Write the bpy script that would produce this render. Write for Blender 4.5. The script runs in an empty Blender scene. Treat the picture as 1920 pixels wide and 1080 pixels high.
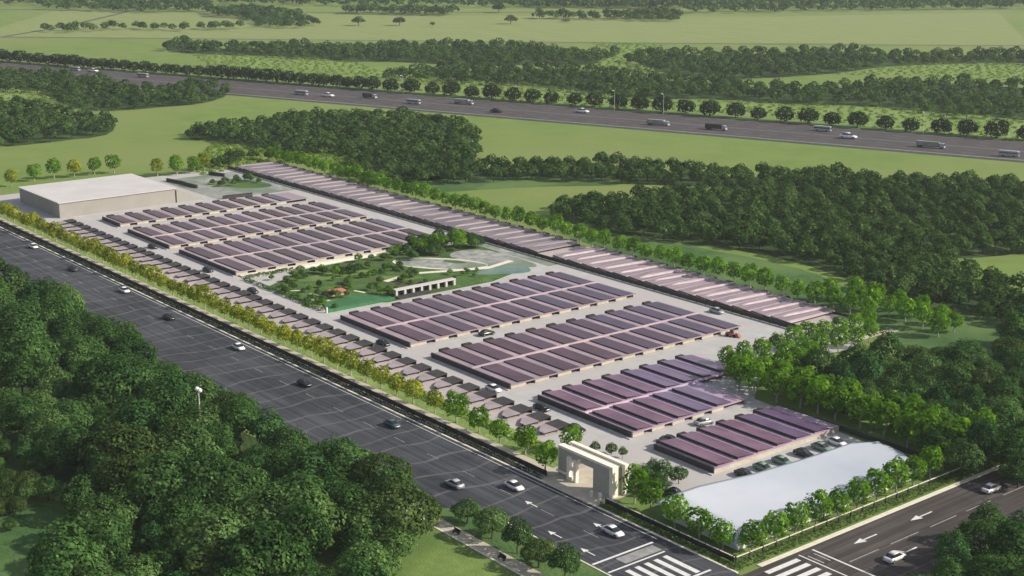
import bpy, bmesh, math, random
import numpy as np
from mathutils import Vector, Matrix
R = math.radians
S = bpy.context.scene
# ------------------------------------------------------------------ camera
cam_d = bpy.data.cameras.new('camera'); cam = bpy.data.objects.new('camera', cam_d); S.collection.objects.link(cam)
cam_d.sensor_width = 36; cam_d.lens = 2671 * 36 / 1920
cam_d.clip_start = 1; cam_d.clip_end = 12000
CAM = Vector((149.44, -168.97, 107.0))
cam.location = CAM
cam.rotation_euler = (R(90 - 14.786), 0, R(51.214))
S.camera = cam
# ------------------------------------------------------------------ sky, sun, exposure
SUN_EL, SUN_AZ = R(32), R(46)            # azimuth measured from +Y towards +X
w = bpy.data.worlds.new('World'); S.world = w; w.use_nodes = True
nt = w.node_tree; bg = nt.nodes['Background']
sky = nt.nodes.new('ShaderNodeTexSky'); sky.sky_type = 'NISHITA'; sky.sun_disc = False
sky.sun_elevation = SUN_EL; sky.sun_rotation = SUN_AZ; sky.dust_density = 2.0
tc = nt.nodes.new('ShaderNodeTexCoord'); mpw = nt.nodes.new('ShaderNodeMapping'); mpw.inputs['Scale'].default_value = (1, 1, 3)
nw = nt.nodes.new('ShaderNodeTexNoise'); nw.inputs['Scale'].default_value = 3.2; nw.inputs['Detail'].default_value = 6; rw = nt.nodes.new('ShaderNodeValToRGB')
rw.color_ramp.elements[0].position = .50; rw.color_ramp.elements[1].position = .60; mxw = nt.nodes.new('ShaderNodeMixRGB'); mxw.inputs[2].default_value = (11, 11, 11.5, 1)
nt.links.new(tc.outputs['Generated'], mpw.inputs[0]); nt.links.new(mpw.outputs[0], nw.inputs[0]); nt.links.new(nw.outputs[0], rw.inputs[0])
nt.links.new(rw.outputs[0], mxw.inputs[0]); nt.links.new(sky.outputs[0], mxw.inputs[1]); nt.links.new(mxw.outputs[0], bg.inputs[0]); bg.inputs[1].default_value = 0.062
sd = Vector((math.sin(SUN_AZ) * math.cos(SUN_EL), math.cos(SUN_AZ) * math.cos(SUN_EL), math.sin(SUN_EL)))
sun_d = bpy.data.lights.new('sun', 'SUN'); sun_d.energy = 4.2; sun_d.angle = R(0.8); sun_d.color = (1, .92, .78)
sun = bpy.data.objects.new('sun', sun_d); S.collection.objects.link(sun)
sun.rotation_euler = sd.to_track_quat('Z', 'Y').to_euler()
S.view_settings.view_transform = 'Standard'; S.view_settings.look = 'None'
S.view_settings.exposure = 0.5; S.view_settings.gamma = 1
S.cycles.max_bounces = 5; S.cycles.diffuse_bounces = 2; S.cycles.glossy_bounces = 2
S.cycles.transmission_bounces = 3; S.cycles.volume_bounces = 0; S.cycles.transparent_max_bounces = 4
col = S.collection
rnd = random.Random(7)
NR = np.random.RandomState(11)

# ------------------------------------------------------------------ materials
def mat(name, c, rough=.8, c2=None, scale=1.0, detail=4, metal=0., spec=.3, bump=0., bscale=None, c3=None, stretch=None, objrand=0.):
    m = bpy.data.materials.new(name); m.use_nodes = True
    t = m.node_tree; b = t.nodes['Principled BSDF']
    b.inputs['Roughness'].default_value = rough; b.inputs['Metallic'].default_value = metal
    b.inputs['Specular IOR Level'].default_value = spec
    b.inputs['Base Color'].default_value = (*c, 1)
    out = None
    if c2:
        g = t.nodes.new('ShaderNodeNewGeometry'); mp = t.nodes.new('ShaderNodeMapping'); t.links.new(g.outputs['Position'], mp.inputs[0])
        if stretch: mp.inputs['Rotation'].default_value = (0, 0, stretch[2]); mp.inputs['Scale'].default_value = (stretch[0], stretch[1], 1)
        n = t.nodes.new('ShaderNodeTexNoise'); n.inputs['Scale'].default_value = scale; n.inputs['Detail'].default_value = detail
        n.inputs['Roughness'].default_value = .62
        t.links.new(mp.outputs[0], n.inputs[0])
        r = t.nodes.new('ShaderNodeValToRGB'); e = r.color_ramp.elements
        e[0].position = .33; e[0].color = (*c, 1); e[1].position = .67; e[1].color = (*c2, 1)
        t.links.new(n.outputs[0], r.inputs[0]); out = r.outputs[0]
        if c3:
            n3 = t.nodes.new('ShaderNodeTexNoise'); n3.inputs['Scale'].default_value = scale * .13; n3.inputs['Detail'].default_value = 3
            t.links.new(g.outputs['Position'], n3.inputs[0])
            r3 = t.nodes.new('ShaderNodeValToRGB'); r3.color_ramp.elements[0].position = .42; r3.color_ramp.elements[1].position = .62
            mx = t.nodes.new('ShaderNodeMixRGB'); t.links.new(n3.outputs[0], r3.inputs[0]); t.links.new(r3.outputs[0], mx.inputs[0])
            t.links.new(out, mx.inputs[1]); mx.inputs[2].default_value = (*c3, 1); out = mx.outputs[0]
        t.links.new(out, b.inputs['Base Color'])
        if bump:
            nb = t.nodes.new('ShaderNodeTexNoise'); nb.inputs['Scale'].default_value = bscale or scale; nb.inputs['Detail'].default_value = 5
            t.links.new(g.outputs['Position'], nb.inputs[0])
            bp = t.nodes.new('ShaderNodeBump'); bp.inputs['Strength'].default_value = bump; bp.inputs['Distance'].default_value = .5
            t.links.new(nb.outputs[0], bp.inputs['Height']); t.links.new(bp.outputs[0], b.inputs['Normal'])
    return m

def leafmat(name, dark, light, trans=.28, tcol=None):
    """leaf material: tint attribute of each leaf clump + a per-tree random shift"""
    m = bpy.data.materials.new(name); m.use_nodes = True; t = m.node_tree
    for n in list(t.nodes): t.nodes.remove(n)
    o = t.nodes.new('ShaderNodeOutputMaterial'); d = t.nodes.new('ShaderNodeBsdfDiffuse'); tr = t.nodes.new('ShaderNodeBsdfTranslucent')
    gl = t.nodes.new('ShaderNodeBsdfGlossy'); gl.inputs['Roughness'].default_value = .45
    a = t.nodes.new('ShaderNodeAttribute'); a.attribute_name = 'tint'
    oi = t.nodes.new('ShaderNodeObjectInfo')
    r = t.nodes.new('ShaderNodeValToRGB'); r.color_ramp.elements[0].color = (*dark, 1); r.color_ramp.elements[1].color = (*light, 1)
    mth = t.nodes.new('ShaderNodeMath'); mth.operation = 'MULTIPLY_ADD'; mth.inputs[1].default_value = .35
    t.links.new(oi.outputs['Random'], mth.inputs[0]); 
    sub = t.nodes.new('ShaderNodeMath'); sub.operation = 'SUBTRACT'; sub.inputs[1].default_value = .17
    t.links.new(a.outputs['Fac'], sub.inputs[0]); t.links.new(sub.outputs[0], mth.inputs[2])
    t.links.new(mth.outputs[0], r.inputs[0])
    t.links.new(r.outputs[0], d.inputs[0]); t.links.new(r.outputs[0], gl.inputs[0])
    hs = t.nodes.new('ShaderNodeMixRGB'); hs.blend_type = 'MULTIPLY'; hs.inputs[0].default_value = 1
    t.links.new(r.outputs[0], hs.inputs[1]); hs.inputs[2].default_value = (*(tcol or (1.15, 1.5, .5)), 1)
    t.links.new(hs.outputs[0], tr.inputs[0])
    m1 = t.nodes.new('ShaderNodeMixShader'); m1.inputs[0].default_value = trans
    t.links.new(d.outputs[0], m1.inputs[1]); t.links.new(tr.outputs[0], m1.inputs[2])
    m2 = t.nodes.new('ShaderNodeMixShader'); m2.inputs[0].default_value = .07
    t.links.new(m1.outputs[0], m2.inputs[1]); t.links.new(gl.outputs[0], m2.inputs[2]); t.links.new(m2.outputs[0], o.inputs[0])
    return m

M = {}
M['meadow'] = mat('meadow', (.128, .200, .050), .95, (.172, .245, .064), .06, 8, c3=(.185, .232, .074), spec=.1)
M['lawn'] = mat('lawn', (.13, .20, .055), .95, (.18, .26, .075), .5, 6, c3=(.11, .18, .05), spec=.1, bump=.3, bscale=3)
M['rough'] = mat('rough', (.13, .21, .055), .95, (.26, .34, .11), .35, 6, c3=(.16, .24, .07), spec=.1, bump=.8, bscale=.8)
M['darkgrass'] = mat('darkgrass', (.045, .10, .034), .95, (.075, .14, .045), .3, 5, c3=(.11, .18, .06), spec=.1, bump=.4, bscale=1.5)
M['gardengrass'] = mat('gardengrass', (.040, .095, .026), .95, (.105, .19, .05), .22, 7, c3=(.07, .10, .035), spec=.1, bump=.6, bscale=1.5)
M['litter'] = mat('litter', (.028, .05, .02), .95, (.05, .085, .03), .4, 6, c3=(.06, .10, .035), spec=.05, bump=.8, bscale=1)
M['field_pale'] = mat('field_pale', (.19, .24, .088), .95, (.235, .28, .108), .06, 6, spec=.1, stretch=(.3, 2.5, R(20)))
M['trackdirt'] = mat('trackdirt', (.07, .075, .055), .9, (.10, .10, .075), .3)
M['concrete'] = mat('concrete', (.38, .375, .38), .85, (.47, .465, .46), .25, 6, c3=(.42, .40, .40), spec=.25)
M['mauve_pave'] = mat('mauve_pave', (.38, .33, .335), .85, (.50, .435, .43), .4, 6, c3=(.40, .36, .34), spec=.2)
M['footpath'] = mat('footpath', (.42, .38, .31), .85, (.52, .47, .38), .5, 5)
M['kerb'] = mat('kerb', (.62, .58, .48), .8, (.74, .70, .60), .8, 4)
M['darkstrip'] = mat('darkstrip', (.022, .022, .018), .8, (.04, .038, .03), .5, 4)
M['paint'] = mat('paint', (.74, .74, .74), .6, (.6, .6, .6), 1.5, 6)
M['paint_worn'] = mat('paint_worn', (.20, .20, .20), .7, (.34, .34, .34), .7, 6)
M['dkmetal'] = mat('dkmetal', (.02, .022, .022), .5, (.04, .042, .04), .6)
M['mauve_roof'] = mat('mauve_roof', (.31, .235, .27), .6, (.42, .325, .36), .25, 6, c3=(.27, .215, .255), spec=.4)
M['mauve_roof2'] = mat('mauve_roof_violet', (.40, .29, .38), .5, (.50, .38, .46), .25, 5, c3=(.34, .26, .38), spec=.4)
M['mauve_far'] = mat('mauve_far', (.34, .28, .30), .7, (.43, .36, .37), .25, 5, c3=(.30, .25, .28), spec=.3)
M['streaky'] = mat('streaky_roof', (.15, .115, .145), .7, (.42, .335, .37), .7, 8, c3=(.24, .20, .235), spec=.3, stretch=(2.2, .12, 0))
M['streaky_far'] = mat('streaky_far', (.12, .105, .125), .7, (.30, .27, .295), .6, 8, c3=(.15, .135, .16), spec=.3, stretch=(2.2, .12, 0))
M['pv'] = mat('pv', (.048, .027, .045), .38, (.090, .050, .080), .12, 5, c3=(.075, .042, .075), spec=.4)
M['pv_b'] = mat('pv_blue', (.050, .032, .062), .35, (.085, .055, .105), .12, 5, spec=.5)
M['pv_c'] = mat('pv_red', (.060, .030, .046), .42, (.10, .052, .074), .12, 5, spec=.35)
M['pv_vb'] = mat('pv_violet_blue', (.10, .065, .13), .3, (.15, .10, .19), .12, 5, spec=.5)
M['pv_vr'] = mat('pv_violet_red', (.105, .052, .088), .36, (.19, .10, .15), .12, 5, spec=.4)
M['pv_far'] = mat('pv_far', (.042, .027, .034), .45, (.075, .048, .056), .18, 4, spec=.35)
M['carport'] = mat('carport', (.25, .21, .23), .5, (.36, .305, .32), .3, 4, spec=.4)
M['pv_violet'] = mat('pv_violet', (.115, .058, .098), .35, (.20, .11, .165), .16, 4, spec=.45)
M['gutter'] = mat('gutter', (.46, .37, .41), .6, (.58, .49, .51), .5)
M['cream'] = mat('cream', (.42, .385, .31), .8, (.54, .50, .40), .6, 5)
M['darkopen'] = mat('darkopen', (.02, .018, .018), .7, (.05, .04, .035), .8)
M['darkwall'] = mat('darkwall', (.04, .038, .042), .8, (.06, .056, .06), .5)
M['wh_roof'] = mat('wh_roof', (.50, .48, .48), .7, (.56, .54, .54), .1, 4)
M['wh_wall'] = mat('wh_wall', (.30, .285, .265), .8, (.345, .325, .30), .15, 4)
M['white_roof'] = mat('white_roof', (.42, .455, .53), .12, (.52, .55, .61), .05, 3, spec=.8)
M['white'] = mat('white', (.72, .70, .66), .6, (.78, .76, .72), .6)
M['gate_stone'] = mat('gate_stone', (.40, .37, .33), .75, (.46, .43, .39), .8)
M['gate_trim'] = mat('gate_trim', (.86, .79, .66), .6, (.90, .84, .72), .8)
M['orange'] = mat('orange', (.26, .09, .055), .7, (.42, .17, .10), .8)
M['court'] = mat('court', (.03, .13, .045), .7, (.06, .21, .085), .5, 7, c3=(.035, .12, .045))
M['pond'] = mat('pond', (.05, .12, .08), .25, (.13, .23, .165), .12, 5, spec=.6)
M['plaza'] = mat('plaza', (.18, .19, .18), .8, (.42, .42, .41), .35, 6, c3=(.16, .20, .15))
M['bark'] = mat('bark', (.06, .045, .03), .9, (.10, .08, .055), 2.)
M['barkpale'] = mat('barkpale', (.30, .27, .22), .9, (.40, .36, .30), 2.)
M['tyre'] = mat('tyre', (.015, .015, .015), .8)
M['rim'] = mat('rim', (.45, .45, .46), .35, metal=.8)
M['glass'] = mat('glass', (.02, .025, .03), .08, spec=.7)
M['lamp_glass'] = mat('lamp_glass', (.75, .76, .75), .15, spec=.6)
M['taillight'] = mat('taillight', (.35, .02, .015), .3)
for k, c in dict(white=(.75, .75, .76), black=(.012, .013, .015), blue=(.05, .09, .11), silver=(.35, .37, .39), red=(.30, .05, .03), green=(.16, .26, .20)).items():
    M['car_' + k] = mat('car_' + k, c, .22, spec=.6)
M['leaf_wood'] = leafmat('leaf_wood', (.010, .036, .010), (.105, .205, .058))
M['leaf_olive'] = leafmat('leaf_olive', (.016, .038, .010), (.12, .18, .055))
M['leaf_street'] = leafmat('leaf_street', (.09, .12, .008), (.40, .40, .030), .48)
M['leaf_green'] = leafmat('leaf_green', (.045, .115, .008), (.20, .36, .030), .48)
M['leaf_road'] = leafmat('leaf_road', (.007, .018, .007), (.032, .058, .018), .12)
M['leaf_mid'] = leafmat('leaf_mid', (.012, .036, .010), (.085, .150, .042))
M['leaf_bright'] = leafmat('leaf_bright', (.10, .17, .03), (.26, .34, .08), .4)

M['leaf_cool'] = leafmat('leaf_cool', (.009, .036, .012), (.080, .175, .055))
M['leaf_pale'] = leafmat('leaf_pale', (.020, .055, .014), (.16, .27, .085))
M['leaf_midolive'] = leafmat('leaf_midolive', (.016, .034, .010), (.085, .115, .035))
def asphalt(name, c, c2, lines=False):
    m = mat(name, c, .8, c2, .35, 7, c3=tuple(x * 1.25 for x in c2), spec=.25)
    t = m.node_tree; b = t.nodes['Principled BSDF']; src = b.inputs['Base Color'].links[0].from_socket
    g = t.nodes.new('ShaderNodeNewGeometry')
    tk = t.nodes.new('ShaderNodeMapping'); tk.inputs['Scale'].default_value = (.012, 1.1, 1) if lines else (1.1, .012, 1); t.links.new(g.outputs['Position'], tk.inputs[0])
    tn = t.nodes.new('ShaderNodeTexNoise'); tn.inputs['Scale'].default_value = 1.0; tn.inputs['Detail'].default_value = 3; t.links.new(tk.outputs[0], tn.inputs[0])
    tr_ = t.nodes.new('ShaderNodeValToRGB'); tr_.color_ramp.elements[0].position = .4; tr_.color_ramp.elements[0].color = (.68, .68, .68, 1); tr_.color_ramp.elements[1].position = .6; tr_.color_ramp.elements[1].color = (1.2, 1.2, 1.2, 1)
    t.links.new(tn.outputs[0], tr_.inputs[0]); tm = t.nodes.new('ShaderNodeMixRGB'); tm.blend_type = 'MULTIPLY'; tm.inputs[0].default_value = 1
    t.links.new(src, tm.inputs[1]); t.links.new(tr_.outputs[0], tm.inputs[2]); src = tm.outputs[0]; t.links.new(src, b.inputs['Base Color'])
    if lines:      # pale sealed joints crossing the carriageway, wandering
        wv = t.nodes.new('ShaderNodeTexWave'); wv.bands_direction = 'X'; wv.inputs['Scale'].default_value = .042
        wv.inputs['Distortion'].default_value = 9.0; wv.inputs['Detail'].default_value = 2; wv.inputs['Detail Scale'].default_value = .7
        t.links.new(g.outputs['Position'], wv.inputs[0])
        r = t.nodes.new('ShaderNodeValToRGB'); r.color_ramp.elements[0].position = .965; r.color_ramp.elements[1].position = .995
        t.links.new(wv.outputs[0], r.inputs[0])
        n = t.nodes.new('ShaderNodeTexNoise'); n.inputs['Scale'].default_value = .25; t.links.new(g.outputs['Position'], n.inputs[0])
        mu = t.nodes.new('ShaderNodeMath'); mu.operation = 'MULTIPLY'; t.links.new(r.outputs[0], mu.inputs[0]); t.links.new(n.outputs[0], mu.inputs[1])
        mx = t.nodes.new('ShaderNodeMixRGB'); t.links.new(mu.outputs[0], mx.inputs[0]); t.links.new(src, mx.inputs[1]); mx.inputs[2].default_value = (.15, .15, .15, 1)
        src = mx.outputs[0]
        t.links.new(src, b.inputs['Base Color'])
    return m
M['asphalt'] = asphalt('asphalt', (.033, .036, .045), (.052, .055, .066), True)
M['asphalt_side'] = asphalt('asphalt_side', (.052, .046, .045), (.068, .060, .057))
M['asphalt_hw'] = mat('asphalt_hw', (.062, .055, .058), .9, (.085, .076, .080), .12, 6, stretch=(.25, 2, R(-20)), spec=.2)

# ------------------------------------------------------------------ helpers
def tag(o, label=None, cat=None, group=None, kind=None):
    if label: o['label'] = label
    if cat: o['category'] = cat
    if group: o['group'] = group
    if kind: o['kind'] = kind
    return o
def empty(name, loc=(0, 0, 0), rz=0, label=None, cat=None, group=None):
    o = bpy.data.objects.new(name, None); o.empty_display_size = .5; col.objects.link(o)
    o.location = loc; o.rotation_euler = (0, 0, rz)
    return tag(o, label, cat, group)
def link(name, me, m=None, parent=None):
    if m is not None and not me.materials: me.materials.append(m)
    o = bpy.data.objects.new(name, me); col.objects.link(o)
    if parent: o.parent = parent
    return o
class MB:
    """collects shapes into ONE mesh"""
    def __init__(s): s.v = []; s.f = []; s.mi = []
    def add(s, vs, fs, mi=0):
        n = len(s.v); s.v += [tuple(v) for v in vs]; s.f += [tuple(i + n for i in f) for f in fs]; s.mi += [mi] * len(fs); return s
    def box(s, x0, x1, y0, y1, z0, z1, mi=0):
        vs = [(x0, y0, z0), (x1, y0, z0), (x1, y1, z0), (x0, y1, z0), (x0, y0, z1), (x1, y0, z1), (x1, y1, z1), (x0, y1, z1)]
        return s.add(vs, [(0, 3, 2, 1), (4, 5, 6, 7), (0, 1, 5, 4), (1, 2, 6, 5), (2, 3, 7, 6), (3, 0, 4, 7)], mi)
    def hexa(s, b, t, mi=0):  # bottom 4, top 4 (ccw)
        return s.add(list(b) + list(t), [(0, 3, 2, 1), (4, 5, 6, 7), (0, 1, 5, 4), (1, 2, 6, 5), (2, 3, 7, 6), (3, 0, 4, 7)], mi)
    def prism(s, poly, z0, z1, mi=0):
        n = len(poly); z1s = z1 if hasattr(z1, '__len__') else [z1] * n
        vs = [(x, y, z0) for x, y in poly] + [(p[0], p[1], z) for p, z in zip(poly, z1s)]
        return s.add(vs, [tuple(range(n - 1, -1, -1)), tuple(range(n, 2 * n))] + [(i, (i + 1) % n, n + (i + 1) % n, n + i) for i in range(n)], mi)
    def tube(s, a, b, ra, rb, n=8, mi=0):
        a = Vector(a); b = Vector(b); q = (b - a).to_track_quat('Z', 'Y')
        vs = [a + q @ Vector((ra * math.cos(2 * math.pi * i / n), ra * math.sin(2 * math.pi * i / n), 0)) for i in range(n)]
        vs += [b + q @ Vector((rb * math.cos(2 * math.pi * i / n), rb * math.sin(2 * math.pi * i / n), 0)) for i in range(n)]
        return s.add(vs, [(i, (i + 1) % n, n + (i + 1) % n, n + i) for i in range(n)] + [tuple(range(n - 1, -1, -1)), tuple(range(n, 2 * n))], mi)
    def ball(s, c, r, n=8, mi=0):
        vs = []; fs = []
        for j in range(1, n // 2):
            th = math.pi * j / (n // 2)
            for i in range(n): vs.append((c[0] + r * math.sin(th) * math.cos(2 * math.pi * i / n), c[1] + r * math.sin(th) * math.sin(2 * math.pi * i / n), c[2] + r * math.cos(th)))
        rows = n // 2 - 1
        for j in range(rows - 1):
            for i in range(n): fs.append((j * n + i, (j + 1) * n + i, (j + 1) * n + (i + 1) % n, j * n + (i + 1) % n))
        vs += [(c[0], c[1], c[2] + r), (c[0], c[1], c[2] - r)]
        for i in range(n): fs.append((len(vs) - 2, i, (i + 1) % n)); fs.append((len(vs) - 1, (rows - 1) * n + (i + 1) % n, (rows - 1) * n + i))
        return s.add(vs, fs, mi)
    def mesh(s, name, *ms):
        me = bpy.data.meshes.new(name); me.from_pydata(s.v, [], s.f)
        for m in ms: me.materials.append(m)
        if len(ms) > 1: me.polygons.foreach_set('material_index', s.mi)
        me.update(); return me
    def build(s, name, m, parent=None):
        return link(name, s.mesh(name, *(m if isinstance(m, (list, tuple)) else [m])), None, parent)
def sheet(name, poly, z, m, parent=None, kind='structure'):
    me = bpy.data.meshes.new(name); me.from_pydata([(x, y, z) for x, y in poly], [], [tuple(range(len(poly)))])
    bm = bmesh.new(); bm.from_mesh(me); bmesh.ops.recalc_face_normals(bm, faces=bm.faces)
    for f in bm.faces:
        if f.normal.z < 0: f.normal_flip()
    bmesh.ops.triangulate(bm, faces=bm.faces); bm.to_mesh(me); bm.free()
    o = link(name, me, m, parent)
    if kind: o['kind'] = kind
    return o
def rect(x0, x1, y0, y1): return [(x0, y0), (x1, y0), (x1, y1), (x0, y1)]
def smooth_poly(poly, it=2, amp=0., seed=1):
    r = random.Random(seed); p = [Vector(q) for q in poly]
    for _ in range(it):
        q = []
        for i in range(len(p)):
            a, b = p[i], p[(i + 1) % len(p)]
            q.append(a * .75 + b * .25); q.append(a * .25 + b * .75)
        p = q
    return [(v.x + r.uniform(-amp, amp), v.y + r.uniform(-amp, amp)) for v in p]
def inside(poly, x, y):
    c = False; n = len(poly); j = n - 1
    for i in range(n):
        xi, yi = poly[i]; xj, yj = poly[j]
        if (yi > y) != (yj > y) and x < (xj - xi) * (y - yi) / (yj - yi) + xi: c = not c
        j = i
    return c
FW = Vector((-0.77949, 0.62642)); RT = Vector((0.62642, 0.77949)); PT = R(14.786)
def inframe(x, y, z=3, mx=1.06, my=1.08):
    v = Vector((x - CAM.x, y - CAM.y)); F = v.dot(FW); Rr = v.dot(RT); dz = z - CAM.z
    d = F * math.cos(PT) - dz * math.sin(PT); u = F * math.sin(PT) + dz * math.cos(PT)
    if d < 1: return False
    return abs(2671 * Rr / d) < 960 * mx + 30 and abs(2671 * u / d) < 540 * my + 30
def dist(x, y): return math.hypot(x - CAM.x, y - CAM.y)

# ------------------------------------------------------------------ woods outlines in metres (seen from above)
WOODS = {
'fg':[(-300,-34),(-270,-26),(-243,-27),(-211,-31),(-189,-33),(-174,-31),(-154,-34),(-125,-36),(-105,-35),(-95,-33),(-81,-34),(-73,-36),(-64,-37),(-61,-33),(-54,-34),(-46,-36),(-40,-39),(-33,-46),(-29,-55),(-17,-66),(-46,-104),(-59,-95),(-66,-84),(-78,-82),(-100,-78),(-111,-82),(-112,-91),(-140,-100),(-200,-80)],
'br':[(28,8),(26,18),(23,27),(26,34),(32,28),(45,12),(36,-2)],
'br2':[(21,40),(24,45),(31,48),(49,19),(44,13),(27,35)],
'r3':[(-52,74),(-54,83),(-52,94),(-46,105),(-45,117),(-36,117),(-23,111),(-13,100),(-1,83),(4,70),(3,60),(-2,58),(-12,70),(-27,73),(-36,74),(-45,74)],
'r3b':[(-36,135),(-50,182),(15,75),(11,65),(-9,94)],
'r2':[(-240,160),(-250,172),(-241,186),(-232,243),(-144,343),(-91,254),(-102,229),(-108,213),(-97,204),(-78,198),(-51,190),(-22,158),(-40,164),(-56,160),(-76,158),(-100,166),(-121,174),(-151,176),(-170,168),(-193,160),(-213,156)],
'r1':[(-326,160),(-339,194),(-321,209),(-308,234),(-309,250),(-288,253),(-266,263),(-245,273),(-226,301),(-201,304),(-151,354),(-141,338),(-195,280),(-239,250),(-273,218),(-297,201),(-307,176),(-316,158)],
'c1':[(-487,138),(-505,163),(-505,194),(-509,221),(-491,237),(-484,259),(-459,263),(-428,264),(-394,248),(-378,232),(-349,212),(-346,199),(-323,185),(-321,159),(-328,143),(-353,147),(-374,164),(-408,178),(-406,171),(-413,153),(-464,151),(-478,144)],
'l1':[(-833,157),(-790,200),(-746,203),(-696,199),(-669,215),(-683,233),(-684,256),(-649,248),(-625,234),(-602,206),(-604,181),(-605,150),(-638,139),(-691,153),(-746,128)],
'l2':[(-673,103),(-661,126),(-605,122),(-576,137),(-544,129),(-521,113),(-520,86),(-518,50)],
'f1':[(-951,351),(-970,376),(-895,374),(-888,438),(-836,448),(-828,504),(-798,558),(-737,571),(-705,566),(-665,588),(-641,564),(-624,521),(-651,499),(-666,457),(-717,437),(-758,398),(-831,368),(-886,342),(-907,330)],
'f2':[(-651,363),(-666,392),(-650,435),(-604,504),(-538,493),(-492,510),(-432,518),(-412,599),(-391,626),(-330,655),(-256,530),(-292,492),(-355,502),(-389,468),(-437,452),(-459,408),(-545,406),(-593,375),(-639,357)],
'f3':[(-629,566),(-661,622),(-622,641),(-595,690),(-567,753),(-522,759),(-450,856),(-409,788),(-469,726),(-484,689),(-476,613),(-490,543),(-530,524),(-604,545)],
'f4':[(-1290,564),(-1294,617),(-1170,605),(-1066,567),(-1043,530),(-1080,505),(-1191,554),(-1244,540)],
't1':[(-1611,411),(-1524,469),(-1453,447),(-1345,495),(-1307,571),(-1427,639),(-1296,737),(-1218,850),(-1178,851),(-1018,1019),(-956,965),(-892,1073),(-841,1195),(-753,1365),(-953,1701),(-1909,511)],
's1':[(-1217,694),(-1121,770),(-1088,744),(-1187,675)], 's2':[(-1015,796),(-959,865),(-932,838),(-997,781)],
's3':[(-967,881),(-930,928),(-875,873),(-921,838)], 's4':[(-1172,328),(-1173,369),(-1159,407),(-1135,396),(-1133,337),(-1154,321)],
's5':[(-1147,412),(-1104,445),(-1081,432),(-1122,401)], 's6':[(-1115,462),(-1089,494),(-1061,478),(-1085,447)],
's7':[(-1208,938),(-1061,1054),(-1020,1012),(-1137,897)],
}
SCRUB = {
'scr1':[(-776,409),(-678,383),(-553,413),(-466,415),(-390,470),(-334,503),(-251,523),(-208,450),(-285,436),(-375,417),(-483,355),(-605,326),(-768,299),(-885,341)],
'scr2':[(-475,734),(-418,804),(-358,703),(-383,662),(-446,645),(-473,611)],
'scr3':[(-466,143),(-420,162),(-419,188),(-363,155),(-395,147),(-403,126),(-391,99),(-407,100)],
'scr4':[(-785,134),(-740,158),(-652,144),(-634,130),(-675,97)],
'scr5':[(-759,648),(-701,679),(-617,557),(-542,526),(-631,528),(-675,601)],
}
# ------------------------------------------------------------------ the setting: ground, fields, roads
sheet('ground', rect(-4500, 1500, -1500, 4500), 0, M['meadow'])
for k in ('fg', 'r2', 'r3', 'r3b', 'c1', 'l1', 'l2', 'f1', 'f2', 'f3', 'r1'):
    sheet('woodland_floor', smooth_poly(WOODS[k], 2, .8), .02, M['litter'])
for i, k in enumerate(SCRUB): sheet('rough_meadow', smooth_poly(SCRUB[k], 2, 1.), .03 + .004 * i, M['rough'])
sheet('painted_grass_shade', smooth_poly([(-230,148),(-178,165),(-131,171),(-102,161),(-64,158),(-41,200),(0,195),(5,120),(-36,118),(-62,128),(-90,140),(-144,138),(-202,140)], 2, .6), .034, M['darkgrass'])  # tree shade on the clearing below the right wood, put into the grass colour
sheet('painted_grass_shade', smooth_poly([(-330,146),(-316,190),(-280,232),(-262,226),(-290,185),(-300,150)], 2, .6), .034, M['darkgrass'])  # shade at the foot of the tree line, painted as darker grass
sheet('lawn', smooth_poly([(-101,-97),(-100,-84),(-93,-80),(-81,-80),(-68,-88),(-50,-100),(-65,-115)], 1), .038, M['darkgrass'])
sheet('lawn', [(-70,-31.6),(30,-31.6),(30,-75),(-70,-75)], .042, M['lawn'])
sheet('pale_field', [(-1480,480),(-1330,500),(-1290,590),(-1140,700),(-1000,860),(-870,1000),(-760,1250),(-500,900),(-640,790),(-760,640),(-1010,385),(-1150,270),(-1260,330)], .01, M['field_pale'])
def strip(name, pts, wd, z, m):
    p = [Vector(q) for q in pts]; L = []; Rr = []
    for i, q in enumerate(p):
        d = ((p[min(i + 1, len(p) - 1)] - p[max(i - 1, 0)])).normalized(); n = Vector((-d.y, d.x)) * wd / 2
        L.append(tuple(q + n)); Rr.append(tuple(q - n))
    return sheet(name, L + Rr[::-1], z, m)
strip('farm_track', [(-1149,256),(-1027,381),(-826,580),(-762,644),(-607,804),(-493,930),(-380,1080)], 7, .05, M['trackdirt'])
strip('farm_track', [(-1126,276),(-1208,367),(-1370,505),(-1500,600)], 6, .054, M['trackdirt'])
strip('farm_track', [(-1526,382),(-1314,574),(-1244,648),(-971,988),(-903,1143),(-746,1354)], 10, .058, M['trackdirt'])
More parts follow.
